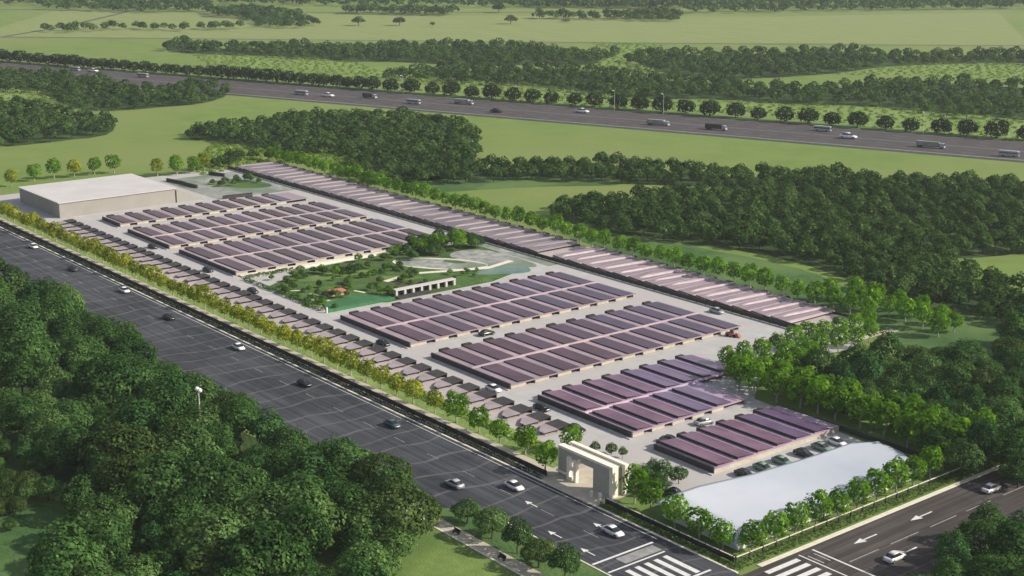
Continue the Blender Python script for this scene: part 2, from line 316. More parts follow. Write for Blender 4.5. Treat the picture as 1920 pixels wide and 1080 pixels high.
# highway, 57 m between outer kerbs
hd = Vector((438, 160)).normalized(); hn = Vector((-hd.y, hd.x)); h0 = Vector((-632, 241))
def hp(s, t): v = h0 + hd * s + hn * t; return (v.x, v.y)
sheet('highway', [hp(-900, -2), hp(1400, -2), hp(1400, 56), hp(-900, 56)], .06, M['asphalt_hw'])
sheet('highway_verge', [hp(-900, 56), hp(1400, 56), hp(1400, 66), hp(-900, 66)], .064, M['darkgrass'])
b = MB()
for t, wd in ((-4, .5),):
    b.add([(*hp(-900, t), .12), (*hp(1400, t), .12), (*hp(1400, t + wd), .12), (*hp(-900, t + wd), .12)], [(0, 1, 2, 3)])
o = MB().add([(*hp(-900, -3.4), 0), (*hp(1400, -3.4), 0), (*hp(1400, -2), 0), (*hp(-900, -2), 0), (*hp(-900, -3.4), .9), (*hp(1400, -3.4), .9), (*hp(1400, -2.9), .9), (*hp(-900, -2.9), .9)],
             [(4, 5, 6, 7), (0, 1, 5, 4), (2, 3, 7, 6)]).build('crash_barrier', M['concrete'])
tag(o, 'long low concrete barrier along the near edge of the highway', 'barrier')
b = MB()
for t in (3, 26.5, 28, 52.5):
    b.add([(*hp(-900, t), .07), (*hp(1400, t), .07), (*hp(1400, t + .35), .07), (*hp(-900, t + .35), .07)], [(0, 1, 2, 3)])
for t in (10, 18, 36, 44):
    for k in range(-60, 95):
        b.add([(*hp(k * 14, t), .07), (*hp(k * 14 + 6, t), .07), (*hp(k * 14 + 6, t + .3), .07), (*hp(k * 14, t + .3), .07)], [(0, 1, 2, 3)])
o = b.build('lane_marking', M['paint_worn']); o['kind'] = 'structure'
# avenue in front of the compound and the side road to its right
sheet('avenue', [(-700, -27), (-52, -27), (-44, -20), (70, -20), (70, -3), (-700, -3)], .05, M['asphalt'])
sheet('side_road', [(3.9, -2.996), (23, -2.996), (23, 260), (3.9, 260)], .054, M['asphalt_side'])
sheet('avenue_footpath', [(-62, -31.4), (3, -31.4), (3, -28.4), (-62, -28.4)], .05, M['footpath'])
sheet('avenue_verge', [(-700, -33), (-62, -33), (-62, -28.4), (3, -28.4), (3, -20.2), (-44, -20.2), (-52, -27.1), (-700, -27.1)], .046, M['darkgrass'])
o = MB().box(-62, -14, -31.75, -31.4, 0, .14).box(-43, 3, -20.3, -20, 0, .14).build('kerb', M['kerb']); o['kind'] = 'structure'
o = MB().box(-700, -47, -3, -2.55, 0, .15).box(-34, -2, -3, -2.55, 0, .15).build('kerb', M['kerb']); o['kind'] = 'structure'
o = MB().box(2.9, 3.9, 2, 260, 0, .14).box(-2, 2.9, -3.0, -2.55, 0, .14).build('kerb', M['kerb']); o['kind'] = 'structure'
sheet('verge', [(-700, -2.55), (-48.5, -2.55), (-48.5, 11.5), (-700, 11.5)], .048, M['mauve_pave'])
sheet('verge', [(-32.5, -2.55), (2.9, -2.55), (2.9, 100), (-32.5, 100)], .03, M['lawn'])
sheet('gate_apron', [(-48.5, -3), (-32.5, -3), (-32.5, 12), (-48.5, 12)], .052, M['footpath'])
sheet('footpath', [(-700, .6), (-49, .6), (-49, 3.2), (-700, 3.2)], .056, M['footpath'])
sheet('drain_strip', [(-700, -2.5), (-49, -2.5), (-49, -1.9), (-700, -1.9)], .056, M['darkstrip'])
# compound yard
sheet('compound_yard', [(-402, 11.5), (-22, 11.5), (-22, 4), (-3, 4), (-4, 62), (-55, 66), (-66, 80), (-66, 116.5), (-80, 138), (-402, 138)], .05, M['concrete'])
sheet('mauve_paving', rect(-340, -66, 11.2, 20.9), .056, M['mauve_pave'])
sheet('back_paving', rect(-402, -82, 118, 138), .056, M['mauve_pave'])
strip('exit_path', [(-70, 72), (-70, 128), (-69, 137)], 2.8, .07, M['footpath'])
sheet('planting_strip', [(-700, 3.2), (-52, 3.2), (-52, 11), (-700, 11)], .06, M['rough'])

# road markings
def arrow(x, y, dirx, L=6, W=.35, bent=0):
    b = MB(); dx, dy = dirx; nx, ny = -dy, dx
    def p(u, v): return (x + dx * u + nx * v, y + dy * u + ny * v, .062)
    b.add([p(0, -W / 2), p(L * .6, -W / 2), p(L * .6, W / 2), p(0, W / 2)], [(0, 1, 2, 3)])
    b.add([p(L * .58, -W * 2.6), p(L, bent * .8), p(L * .58, W * 2.6)], [(0, 1, 2)])
    if bent: b.add([p(L * .35, 0), p(L * .45, 0), p(L * .62, bent * 1.5), p(L * .52, bent * 1.7)], [(0, 1, 2, 3)])
    o = b.build('lane_arrow', M['paint']); o['kind'] = 'structure'
for x, y in ((-23.5, -8.1), (-26, -16.7), (-17, -16.9), (-39, -11.4)): arrow(x, y, (-1, 0), 3.8, .24)
arrow(7.9, 28.0, (0, -1), 6.5, .3); arrow(8.1, 44.0, (0, -1), 6.5, .3); arrow(15.6, 29, (0, -1), 8, .35, -1)
arrow(12, 80, (0, -1), 7, .45)
b = MB()
for k in range(5): b.add([(-9.4, -7.2 - k * 2.2, .062), (-1.4, -7.2 - k * 2.2, .062), (-1.4, -8.25 - k * 2.2, .062), (-9.4, -8.25 - k * 2.2, .062)], [(0, 3, 2, 1)])
o = b.build('zebra_crossing', M['paint']); o['kind'] = 'structure'
b = MB()
for k in range(8): b.add([(5.4 + k * 2.2, 1.0, .062), (6.5 + k * 2.2, 1.0, .062), (6.5 + k * 2.2, 9.2, .062), (5.4 + k * 2.2, 9.2, .062)], [(0, 1, 2, 3)])
o = b.build('zebra_crossing', M['paint']); o['kind'] = 'structure'
b = MB()
b.box(-14.9, -14.4, -19.6, -5.4, .056, .062).box(-10.9, -10.5, -19.6, -6.4, .056, .062).box(-1.0, -.5, -19.6, -5.4, .056, .062)
b.box(4.8, 22.6, 10.4, 10.7, .058, .062).box(4.8, 22.6, 13.9, 14.3, .058, .062)
b.box(6, 9.6, 11.4, 11.55, .058, .062).box(6, 9.6, 13, 13.15, .058, .062)
o = b.build('stop_line', M['paint']); o['kind'] = 'structure'
sheet('worn_patch', rect(-13.9, -11.4, -15, -6.3), .058, M['paint_worn'])
b = MB()
for y0 in (15.2, 26.5, 38, 49, 61, 73, 85, 97, 109): b.box(11.85, 12.1, y0, y0 + 8, .058, .062)
for k in range(0, 60): b.box(-22 - k * 12, -26 - k * 12, -11.65, -11.5, .056, .062)
o = b.build('lane_marking', M['paint_worn']); o['kind'] = 'structure'
o = MB().box(-700, -15, -4.0, -3.85, .056, .062).build('edge_line', M['paint']); o['kind'] = 'structure'

# ------------------------------------------------------------------ leafy things
def leaf_arrays(c, n, size, tint, rs):
    """c (N,3) centres, n (N,3) normals -> quad verts (N*4,3)"""
    N = len(c); n = n / (np.linalg.norm(n, axis=1, keepdims=True) + 1e-9)
    a = rs.normal(size=(N, 3)); u = np.cross(n, a); u /= (np.linalg.norm(u, axis=1, keepdims=True) + 1e-9); v = np.cross(n, u)
    s = size[:, None] if hasattr(size, '__len__') else size
    k = rs.uniform(.6, 1.1, (4, N, 1))
    V = np.stack([c + u * s * k[0], c + v * s * k[1] * .8, c - u * s * k[2], c - v * s * k[3] * .8], 1).reshape(-1, 3)
    return V, tint
def quads_mesh(name, V, tint, m):
    N = len(V) // 4; me = bpy.data.meshes.new(name)
    me.vertices.add(4 * N); me.vertices.foreach_set('co', V.astype(np.float32).ravel())
    me.loops.add(4 * N); me.loops.foreach_set('vertex_index', np.arange(4 * N, dtype=np.int32))
    me.polygons.add(N); me.polygons.foreach_set('loop_start', np.arange(0, 4 * N, 4, dtype=np.int32))
    at = me.attributes.new('tint', 'FLOAT', 'FACE'); at.data.foreach_set('value', tint.astype(np.float32))
    me.materials.append(m); me.update(calc_edges=True); return me
def sph(rs, n):
    d = rs.normal(size=(n, 3)); return d / np.linalg.norm(d, axis=1, keepdims=True)
def crown(rs, lobes, dens, size, flat=.35):
    """lobes: list of (centre, radii, tint). leaves on their shells, skipping those buried in other lobes"""
    Vs = []; T = []
    C = np.array([l[0] for l in lobes]); RR = np.array([l[1] for l in lobes])
    for i, (c, r, tn) in enumerate(lobes):
        area = 4 * math.pi * (r[0] * r[1] + r[0] * r[2] + r[1] * r[2]) / 3
        n = max(6, int(area * dens / (size * size)))
        d = sph(rs, n); rad = rs.uniform(.80, 1.10, (n, 1)) ** .8
        # knobbly surface
        kn = 1 + .12 * np.sin(d[:, :1] * 7 + i) * np.cos(d[:, 1:2] * 6 + 2 * i) + .08 * np.sin(d[:, 2:3] * 9 + i)
        p = np.array(c) + d * np.array(r) * rad * kn
        keep = np.ones(n, bool)
        for j in range(len(lobes)):
            if j != i: keep &= (((p - C[j]) / RR[j]) ** 2).sum(1) > .62
        keep &= ~((d[:, 2] < -.55) & (rs.rand(n) < .6))
        p = p[keep]; d = d[keep]; k = len(p)
        nn = d + rs.normal(size=(k, 3)) * flat + np.array([0, 0, .25])
        V, _ = leaf_arrays(p, nn, size * rs.uniform(.6, 1.3, k), None, rs)
        Vs.append(V); T.append(np.clip(tn + rs.normal(size=k) * .16 + .10 * np.sin(p[:, 0] * 1.3 + p[:, 1]) , 0, 1))
    return np.concatenate(Vs), np.concatenate(T)
def lobes_broad(rs, h, w, n, top=.72, base=.30):
    L = [((0, 0, h * .56), (w * .33, w * .33, h * .30), .4)]
    for k in range(n):
        a = rs.uniform(0, 6.283) if k > n * .7 else 6.283 * k / (n * .7) + rs.uniform(-.3, .3)
        q = rs.uniform(.15, 1) ** .7 if k > n * .7 else rs.uniform(.7, 1.05)
        rr = w * .33 * q; zz = h * (base + (top - base) * (1 - q * .75 * rs.uniform(.5, 1.1)) + rs.uniform(-.04, .06))
        s = w * rs.uniform(.09, .20)
        L.append(((rr * math.cos(a), rr * math.sin(a), zz), (s, s, s * rs.uniform(.7, .95)), rs.uniform(.15, .85)))
    return L
def trunk_mesh(name, rs, h, r, spread, nb, bark, lean=.0):
    b = MB(); p = Vector((0, 0, -.15)); seg = 4; pts = [p]
    for k in range(seg): pts.append(Vector((rs.uniform(-1, 1) * lean * h * .05 * (k + 1), rs.uniform(-1, 1) * lean * h * .05 * (k + 1), h * (k + 1) / seg)))
    for k in range(seg): b.tube(pts[k], pts[k + 1], r * (1 - .2 * k), r * (1 - .2 * (k + 1)), 7)
    for k in range(nb):
        a = 6.283 * k / nb + rs.uniform(-.4, .4); z0 = h * rs.uniform(.5, .95)
        s = Vector((0, 0, z0)); mid = s + Vector((math.cos(a), math.sin(a), .7)) * spread * .5; e = mid + Vector((math.cos(a), math.sin(a), rs.uniform(.3, 1.2))) * spread * .5
        b.tube(s, mid, r * .45, r * .28, 5); b.tube(mid, e, r * .28, r * .1, 5)
    return b.mesh(name, bark)
def proto(name, seed, h, w, n, size, dens, leaf, bark, kind='broad'):
    rs = np.random.RandomState(seed)
    if kind == 'broad': L = lobes_broad(rs, h, w, n)
    elif kind == 'round':   # full dome reaching nearly to the ground
        L = [((0, 0, h * .50), (w * .46, w * .46, h * .42), .4)]
        for k in range(n):
            a = 2.4 * k; q = rs.uniform(.6, 1); s = w * rs.uniform(.13, .19); L.append(((w * .34 * q * math.cos(a), w * .34 * q * math.sin(a), h * (.46 + rs.uniform(-.2, .32) * (1.2 - .6 * q))), (s, s, s), rs.uniform(.2, .7)))
    elif kind == 'street':   # neat ovoid crown on a clear stem
        L = [((0, 0, h * .60), (w * .40, w * .40, h * .34), .45)]
        for k in range(n):
            a = 6.283 * k / n * 2.4 + rs.uniform(-.3, .3); q = rs.uniform(.4, 1); zz = h * (.60 + rs.uniform(-.22, .25) * (1.15 - .4 * q))
            s = w * rs.uniform(.12, .19); L.append(((w * .30 * q * math.cos(a), w * .30 * q * math.sin(a), zz), (s, s, s * 1.1), rs.uniform(.2, .8)))
    V, T = crown(rs, L, dens, size)
    # a little dark inner foliage so that the crown is not see-through everywhere
    return (quads_mesh(name + '_crown', V, T, leaf), trunk_mesh(name + '_trunk', rs, h * (.5 if kind == 'broad' else .52), w * .022 + .06, w * .32, 6 if kind == 'broad' else 4, bark, .6), (V, T))
def put_tree(pr, name, x, y, s, label, cat='tree', group=None, rz=None, sz=None):
    e = empty(name, (x, y, 0), rnd.uniform(0, 6.28) if rz is None else rz, label, cat, group)
    e.scale = (s, s, s * (sz or rnd.uniform(.92, 1.1)))
    link('crown', pr[0], None, e); link('trunk', pr[1], None, e)
    return e
P_big = [proto('wood_tree', 20 + k, (12, 13.5, 10.5, 12, 14, 11)[k], (12, 10, 12.5, 13, 9.5, 11.5)[k], (34, 28, 40, 36, 26, 32)[k], (.30, .34, .28, .30, .36, .28)[k], .85, M[('leaf_wood', 'leaf_wood', 'leaf_olive', 'leaf_wood', 'leaf_cool', 'leaf_pale')[k]], M['bark']) for k in range(6)]
P_mid = [proto('mid_tree', 40 + k, 9, 9.5, 14, .55, .8, M['leaf_mid'] if k < 3 else M['leaf_midolive'], M['bark']) for k in range(4)]
P_street = [proto('street_tree', 60 + k, 4.6, 3.9, 12, .26, .8, M['leaf_street'], M['barkpale'], 'street') for k in range(4)]
P_green = [proto('green_tree', 70 + k, 4.9, 4.4, 12, .28, .8, M['leaf_green'], M['barkpale'], 'street') for k in range(4)]
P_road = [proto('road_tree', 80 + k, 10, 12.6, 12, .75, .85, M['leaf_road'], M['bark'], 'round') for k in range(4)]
P_bush = [proto('bush', 90 + k, 1.6, 2.6, 7, .22, .8, M['leaf_wood'] if k < 2 else M['leaf_green'], M['bark']) for k in range(4)]

P_gard = [proto('garden_tree', 110 + k, 12, 12, 20, .55, .85, M['leaf_green'], M['bark']) for k in range(2)]
def ordinal(n):
    return '%d%s' % (n, 'th' if 10 <= n % 100 <= 20 else {1: 'st', 2: 'nd', 3: 'rd'}.get(n % 10, 'th'))
# row between avenue and compound
g = 'street trees in the row along the avenue'
xs = [-51.4, -60.6, -69.1, -76.9, -84.6, -92.6, -100.6]
x = -107.5
while x > -445: xs.append(x); x -= 6.3
for i, x in enumerate(xs):
    s = rnd.uniform(1.15, 1.5)
    put_tree(P_green[i % 4] if i <= 4 else P_street[i % 4], 'street_tree', x + rnd.uniform(-.3, .3), (1.0 if i == 0 else 3.6) + rnd.uniform(-.3, .3), s,
             '%s round yellow-green tree from the white gate in the row beside the avenue' % ordinal(i + 1), 'tree', g)
# right of the gate, and along the side road
g = 'trees round the white roof'
rr_ = [(-28.9,3.7),(-24.2,3.3),(-16.4,1.8),(-10.2,1.6),(-4.6,1.6),(-1.0,5.2),(-.9,10.9),(-.9,16.4),(-1.0,22.2),(-.9,28.0),(-1.0,33.9),(-1.1,39.8),(-1.2,45.6),(-1.4,51.4),(-1.8,57.2),(-2.6,62.6)]
for i, (x, y) in enumerate(rr_):
    put_tree(P_green[(i * 3) % 4], 'street_tree', x, y, rnd.uniform(1.2, 1.42), '%s bright green tree from the gate around the big white roof' % ordinal(i + 1), 'tree', g)
# boundary row behind the white roof up to the exit path
g = 'trees on the right compound boundary'
bt = [(-9.5,66.5),(-14.5,67.6),(-20.9,68.2),(-27.8,69),(-34.5,69.2),(-39.5,69.4),(-44.5,69.4),(-50.5,68.4),(-56.4,67.3),(-61.0,67.5),(-64.4,70),(-6.5,71.5),(-3.5,77),(-12,73),(-4.5,66.8)]
for i, (x, y) in enumerate(bt):
    put_tree(P_green[(i + 1) % 4], 'boundary_tree', x, y, rnd.uniform(1.6, 1.9), '%s bushy green tree of the row on the right compound boundary' % ordinal(i + 1), 'tree', g)
g = 'trees lining the exit path'
for i in range(10):
    put_tree(P_green[i % 4], 'path_tree', -73.8 + rnd.uniform(-.4, .4), 77 + i * 6.1, rnd.uniform(1.1, 1.35), '%s tree on the far side of the exit path, counting from the solar roofs' % ordinal(i + 1), 'tree', g)
for i in range(8):
    put_tree(P_green[(i + 2) % 4], 'path_tree', -66.0 + rnd.uniform(-.4, .4), 76 + i * 6.6, rnd.uniform(1.1, 1.35), '%s tree on the near side of the exit path, counting from the solar roofs' % ordinal(i + 1), 'tree', g)
g = 'bright trees clustered at the outer end of the exit path'
for i, (x, y) in enumerate([(-98,146),(-90,147),(-84,146.5),(-78,146),(-88,153),(-80,153),(-72,145),(-72,152),(-65,143),(-64,150),(-58,140),(-58,147),(-94,152)]):
    put_tree(P_green[i % 4], 'path_tree', x, y, rnd.uniform(1.2, 1.5), '%s bright green tree of the cluster past the outer end of the exit path' % ordinal(i + 1), 'tree', g)
g = 'outer row along the right boundary'
for i, (x, y) in enumerate([(-60,74),(-54,73.5),(-48,74),(-42,74.5),(-36,75),(-30,75),(-24,74.5),(-18,74),(-58.5,79.5),(-59.5,86),(-61,92)]):
    put_tree(P_green[(i + 2) % 4], 'boundary_tree', x, y, rnd.uniform(1.45, 1.75), '%s leafy tree of the outer row beyond the right boundary, counting from the halls' % ordinal(i + 1), 'tree', g)
g = 'trees behind the long back sheds'
x = -80; i = 0
while x > -410:
    y = 139.2 + (1.2 if x < -330 else 0)
    put_tree(P_green[i % 4], 'back_tree', x, y + rnd.uniform(-.5, .5), rnd.uniform(1.2, 1.5), '%s green tree from the exit path in the row behind the long back sheds' % ordinal(i + 1), 'tree', g)
    x -= rnd.uniform(5.8, 6.8); i += 1
NBACK = i
# row behind the warehouse
g = 'trees beyond the warehouse'
for i, (x, y) in enumerate([(-417.5,28.1),(-423.3,39.7),(-424.1,48.3),(-422.4,56.3),(-421.9,64.9),(-420.4,72.8),(-402,83.9),(-400,91.6),(-399,99.5),(-402.6,105.7)]):
    put_tree(P_green[i % 4] if i % 3 else P_street[i % 4], 'lone_tree', x, y, rnd.uniform(1.5, 1.8), '%s upright yellow-green tree from the left in the line beyond the warehouse' % ordinal(i + 1), 'tree', g)
g = 'bushy trees at the far corner of the compound'
for i, (x, y, s) in enumerate([(-404,112,.62),(-407,117,.7),(-411,123,.75),(-415,129,.7),(-414,135,.6),(-408,140,.55),(-404,119,.5),(-398,144,.5)]):
    put_tree(P_mid[i % 4], 'broadleaf_tree', x, y, s, '%s small dark bushy tree by the far corner of the compound' % ordinal(i + 1), 'tree', g)
# highway avenue trees
g = 'dark round trees along the far side of the highway'
s = -280.; i = 0
while s < 620:
    x, y = hp(s, 61.5 + rnd.uniform(-1, 1))
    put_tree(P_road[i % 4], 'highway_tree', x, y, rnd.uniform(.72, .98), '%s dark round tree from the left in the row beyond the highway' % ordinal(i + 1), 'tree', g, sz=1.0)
    s += rnd.uniform(12.8, 15.2) if s > 60 else rnd.uniform(8.5, 11); i += 1

# ---- woods: nearest trees are objects, the far rest is one mass
def sample(poly, d, seed, jit=.0):
    r = random.Random(seed); xs = [p[0] for p in poly]; ys = [p[1] for p in poly]; pts = []; grid = {}
    area = (max(xs) - min(xs)) * (max(ys) - min(ys)); tries = int(area / (d * d) * 14)
    for _ in range(tries):
        x = r.uniform(min(xs), max(xs)); y = r.uniform(min(ys), max(ys))
        if not inside(poly, x, y): continue
        gx, gy = int(x // d), int(y // d)
        if any((x - a) ** 2 + (y - c) ** 2 < d * d for i in (-1, 0, 1) for j in (-1, 0, 1) for a, c in grid.get((gx + i, gy + j), ())): continue
        grid.setdefault((gx, gy), []).append((x, y)); pts.append((x, y))
    return pts
NEARN = {'fg': 'in the big foreground wood', 'br': 'in the clump right of the side road', 'br2': 'in the clump right of the side road',
         'r3': 'in the grove behind the right compound boundary', 'r3b': 'at the right edge beyond the side road', 'r2': 'in the large wood right of the compound', 'c1': 'in the wood behind the compound'}
ZN = {}
cand = []
for k, d in (('fg', 6.1), ('br', 5.5), ('br2', 6), ('r3', 5.6), ('r3b', 6.5), ('r2', 5.6), ('r1', 5.8), ('c1', 6.2), ('l1', 8), ('l2', 7.5),
             ('f1', 9), ('f2', 9), ('f3', 9.5), ('f4', 10), ('s1', 10), ('s2', 10), ('s3', 10), ('s4', 11), ('s5', 11), ('s6', 11), ('s7', 11), ('t1', 15)):
    for x, y in sample(WOODS[k], d, hash(k) % 1 + len(k) + sum(map(ord, k))):
        if not inframe(x, y, 5, 1.10, 1.16): continue
        cand.append((dist(x, y), x, y, k))
cand += [(dist(x, y), x, y, 'strip') for x, y in ((-41.5,-26),(-33.5,-26.5),(-26,-26.8),(-19.5,-27.5),(-13,-27.2))]
cand.sort(); near = cand[:280]; rest = cand[285:]
print('wood trees', len(cand), {k: sum(1 for c in near if c[3] == k) for k in set(c[3] for c in near)})
PLACED = []
for i, (x, y, s) in enumerate([(-104,-83,.5),(-100,-84.5,.42),(-103,-88,.48),(-99,-81,.45),(-97,-88,.36),(-95,-79,.42),(-91,-77.5,.5),(-88,-79.5,.4),(-98,-91.5,.4),(-90,-91.5,.25),(-107,-86,.55),(-86,-77,.5)]):
    put_tree(P_big[(2, 5, 2, 0)[i % 4]], 'broadleaf_tree', x, y, s, '%s small olive tree round the shaded clearing at the lower left' % ordinal(i + 1), 'tree', 'small trees round the lower left clearing')
for i, (dd, x, y, k) in enumerate(near):
    r = random.Random(i * 7 + 3); j = r.choice((0, 1, 2, 3, 4, 1, 5, 3, 5, 0, 4)); big = r.random()
    if k == 'fg':
        s = (r.uniform(1.1, 1.32) if big > .8 and y < -38 else r.uniform(.6, 1.05))
        if x < -88 and y < -74: s *= .5
    elif k == 'strip': s = r.uniform(.5, .62)
    elif k in ('br', 'br2'): s = r.uniform(.6, .85)
    elif k in ('r3', 'r3b'): s = r.uniform(.62, .95)
    else: s = r.uniform(.62, .9)
    if k in ('r2', 'c1', 'r1'): pr = P_mid[r.randrange(4)]; s *= 1.0
    else: pr = P_big[j]
    tone = 'pale green' if pr is P_big[5] else 'olive green' if pr is P_big[2] else 'bluish green' if pr is P_big[4] else 'deep green'
    size = 'tall' if s > .95 else 'small' if s < .65 else 'medium'
    if k == 'fg':
        where = ('near end' if x > -60 else 'middle' if x > -110 else 'far end') + ' of the foreground wood, ' + ('avenue side' if y > -42 else 'interior' if y > -62 else 'lower side')
    elif k == 'r3': where = 'the grove behind the right boundary'
    elif k == 'r2': where = 'the large wood behind the back sheds'
    elif k == 'strip': where = 'the grass strip across the avenue'
    else: where = {'br': 'the clump right of the side road', 'br2': 'the clump right of the side road', 'r3b': 'the grove behind the right boundary', 'c1': 'the wood behind the compound'}.get(k, 'the line of trees behind the compound')
    v = Vector((x - CAM.x, y - CAM.y)); PLACED.append((where, v.dot(RT) / v.dot(FW), put_tree(pr, 'broadleaf_tree', x, y, s, 'tree', 'tree'), size, tone))
for wh in sorted(set(p[0] for p in PLACED)):
    for n_, p in enumerate(sorted([q for q in PLACED if q[0] == wh], key=lambda q: q[1])):
        p[2]['label'] = '%s %s tree, %s from left in %s' % (p[3], p[4], ordinal(n_ + 1), wh); p[2]['group'] = 'leafy trees in %s' % wh.split(',')[0]
# far woodland as one mass
def low(seed, h, w, n, size, dens):
    rs = np.random.RandomState(seed); V, T = crown(rs, lobes_broad(rs, h, w, n, base=.34), dens, size)
    tr = np.array([[-.25, 0, 0], [.25, 0, 0], [.2, 0, h * .5], [-.2, 0, h * .5], [0, -.25, 0], [0, .25, 0], [0, .2, h * .5], [0, -.2, h * .5]])
    return V.reshape(-1, 4, 3), T
Lm = [low(200 + k, 9, 9.5, 12, .58, .75) for k in range(4)]
Lf = [low(210 + k, 9, 11, 9, 1.0, .72) for k in range(4)]
Lt = [low(220 + k, 12, 16, 5, 2.4, .7) for k in range(3)]
VV = []; TT = []; tb = MB()
for i, (dd, x, y, k) in enumerate(rest):
    r = random.Random(i + 999); src = Lm if dd < 620 else Lf if dd < 1500 and k != 't1' else Lt
    V, T = src[r.randrange(len(src))]; a = r.uniform(0, 6.28); s = r.uniform(.62, 1.0)
    if k in ('r2', 'r1', 'c1', 'l1', 'l2'): s = r.uniform(.6, .92)
    if k in ('s1', 's2', 's3', 's4', 's5', 's6', 's7', 'f4'): s = r.uniform(.8, 1.0)
    c, sn = math.cos(a), math.sin(a)
    Q = V.reshape(-1, 3) * s; Q = np.stack([Q[:, 0] * c - Q[:, 1] * sn + x, Q[:, 0] * sn + Q[:, 1] * c + y, Q[:, 2]], 1)
    VV.append(Q); TT.append(np.clip(T + r.uniform(-.32, .32), 0, 1))
    if dd < 1300: tb.tube((x, y, 0), (x, y, 4.5 * s), .28 * s, .2 * s, 4)
m_ = quads_mesh('woodland', np.concatenate(VV), np.concatenate(TT), M['leaf_mid'])
o = link('woodland', m_); tag(o, 'mass of dark green woodland spread over the fields in the distance', 'woodland', kind='stuff')
o = tb.build('woodland_trunks', M['bark']); o.name = 'woodland_trunks'; o['kind'] = 'stuff'; tag(o, 'bare trunks under the dark distant woodland', 'woodland')
print('far quads', len(m_.polygons))
# lone flat bushes out on the far fields
for i, (x, y, s, lb) in enumerate([(-1041,596,1.5,'leftmost'),(-1016,627,1.5,'second'),(-990,648,.7,'smallest'),(-1098,815,1.8,'farthest'),(-964,724,1.5,'wide'),(-951,785,1.2,'low')]):
    e = put_tree(P_mid[i % 4], 'field_tree', x, y, s, '%s lone spreading tree standing in the pale far field' % lb, 'tree', 'lone trees in the far field', sz=.75 if i != 5 else .3)
# bright scrub
rs = np.random.RandomState(5); VV = []; TT = []
for k in SCRUB:
    for x, y in sample(SCRUB[k], 5.5 if k != 'scr3' else 3.0, 77):
        if not inframe(x, y): continue
        n = 26; r0 = rs.uniform(.8, 1.7); d = sph(rs, n); d[:, 2] = abs(d[:, 2])
        p = np.array([x, y, 0]) + d * np.array([r0 * 1.2, r0 * 1.2, r0 * .7]); V, _ = leaf_arrays(p, d + rs.normal(size=(n, 3)) * .4, .55, None, rs)
        VV.append(V); TT.append(np.clip(rs.uniform(.1, .9) + rs.normal(size=n) * .15, 0, 1))
o = link('scrub', quads_mesh('scrub', np.concatenate(VV), np.concatenate(TT), M['leaf_bright'])); tag(o, 'bright yellow-green scrub on the rough meadows', 'scrub', kind='stuff')
# hedge behind the street trees (bright), the dark hedge in front, hedges at the side road
def hedge(name, x0, x1, y0, y1, h, m, label, size=.28, dens=.9, seed=1):
    rs = np.random.RandomState(seed); A = 2 * (abs(x1 - x0) + abs(y1 - y0)) * h + abs(x1 - x0) * abs(y1 - y0); n = int(A * dens / size ** 2)
    w_ = np.array([abs(x1 - x0) * abs(y1 - y0), abs(x1 - x0) * h, abs(x1 - x0) * h, abs(y1 - y0) * h, abs(y1 - y0) * h]); w_ /= w_.sum()
    f = rs.choice(5, n, p=w_); u = rs.rand(n); v = rs.rand(n); p = np.zeros((n, 3)); d = np.zeros((n, 3))
    X = x0 + (x1 - x0) * u; Y = y0 + (y1 - y0) * v
    p[:, 0] = np.where(f == 3, x0, np.where(f == 4, x1, X)); p[:, 1] = np.where(f == 1, y0, np.where(f == 2, y1, np.where(f == 0, Y, y0 + (y1 - y0) * u)))
    p[:, 2] = np.where(f == 0, h, h * v); d[f == 0] = (0, 0, 1); d[f == 1] = (0, -1, 0); d[f == 2] = (0, 1, 0); d[f == 3] = (-1, 0, 0); d[f == 4] = (1, 0, 0)
    p[:, 2] *= 1 + .18 * np.sin(p[:, 0] * .9) * np.cos(p[:, 1] * .8 + 1); p += rs.normal(size=p.shape) * .07
    V, _ = leaf_arrays(p, d + rs.normal(size=(n, 3)) * .45, size * rs.uniform(.6, 1.2, n), None, rs)
    o = link(name, quads_mesh(name, V, np.clip(.5 + .25 * np.sin(p[:, 0] * .5) + rs.normal(size=n) * .2, 0, 1), m)); tag(o, label, 'hedge'); return o
hedge('hedge', -445, -58, 7.0, 9.2, .6, M['leaf_bright'], 'long bright yellow-green hedge behind the street trees', .42, .7, 1)
hedge('hedge', -445, -49.5, -1.85, -1.25, .5, M['leaf_olive'], 'long low olive hedge beside the avenue kerb', .24, .8, 2)
hedge('hedge', -32.3, 2.2, -2.2, -1.3, .6, M['leaf_olive'], 'low olive hedge between the gate and the street corner', .24, .8, 3)
hedge('hedge', .5, 2.2, -.8, 118, .5, M['leaf_olive'], 'low olive hedge along the kerb of the side road', .26, .8, 4)
# shrub clumps inside gate
for i, (x, y, s, lb) in enumerate([(-56.1,11.5,1.25,'round yellowish tree just inside the compound left of the gate'),(-52.4,15.0,.8,'low dark shrub behind the left half of the gate'),(-50.0,17.3,.75,'low dark shrub behind the middle of the gate'),
      (-47.0,17.6,.7,'low dark shrub behind the right half of the gate'),(-62.8,5.9,.9,'pale round shrub beside the purple forecourt left of the gate')]):
    put_tree(P_green[i % 4] if i in (0, 4) else P_big[i % 2], 'shrub', x, y, s if i in (0, 4) else s * .32, lb, 'shrub')
for i, (x, y, s) in enumerate([(-33.5,10.5,.44),(-31.5,13.8,.5),(-29.8,10.2,.42),(-35,14.5,.36),(-30.5,17.0,.34)]):
    put_tree(P_big[(0, 1, 3, 4, 0)[i]], 'broadleaf_tree', x, y, s, ['lowest', 'tallest', 'frontmost', 'smallest', 'rearmost'][i] + ' dark leafy tree in the clump just right of the gate', 'tree', 'clump of dark trees right of the gate')

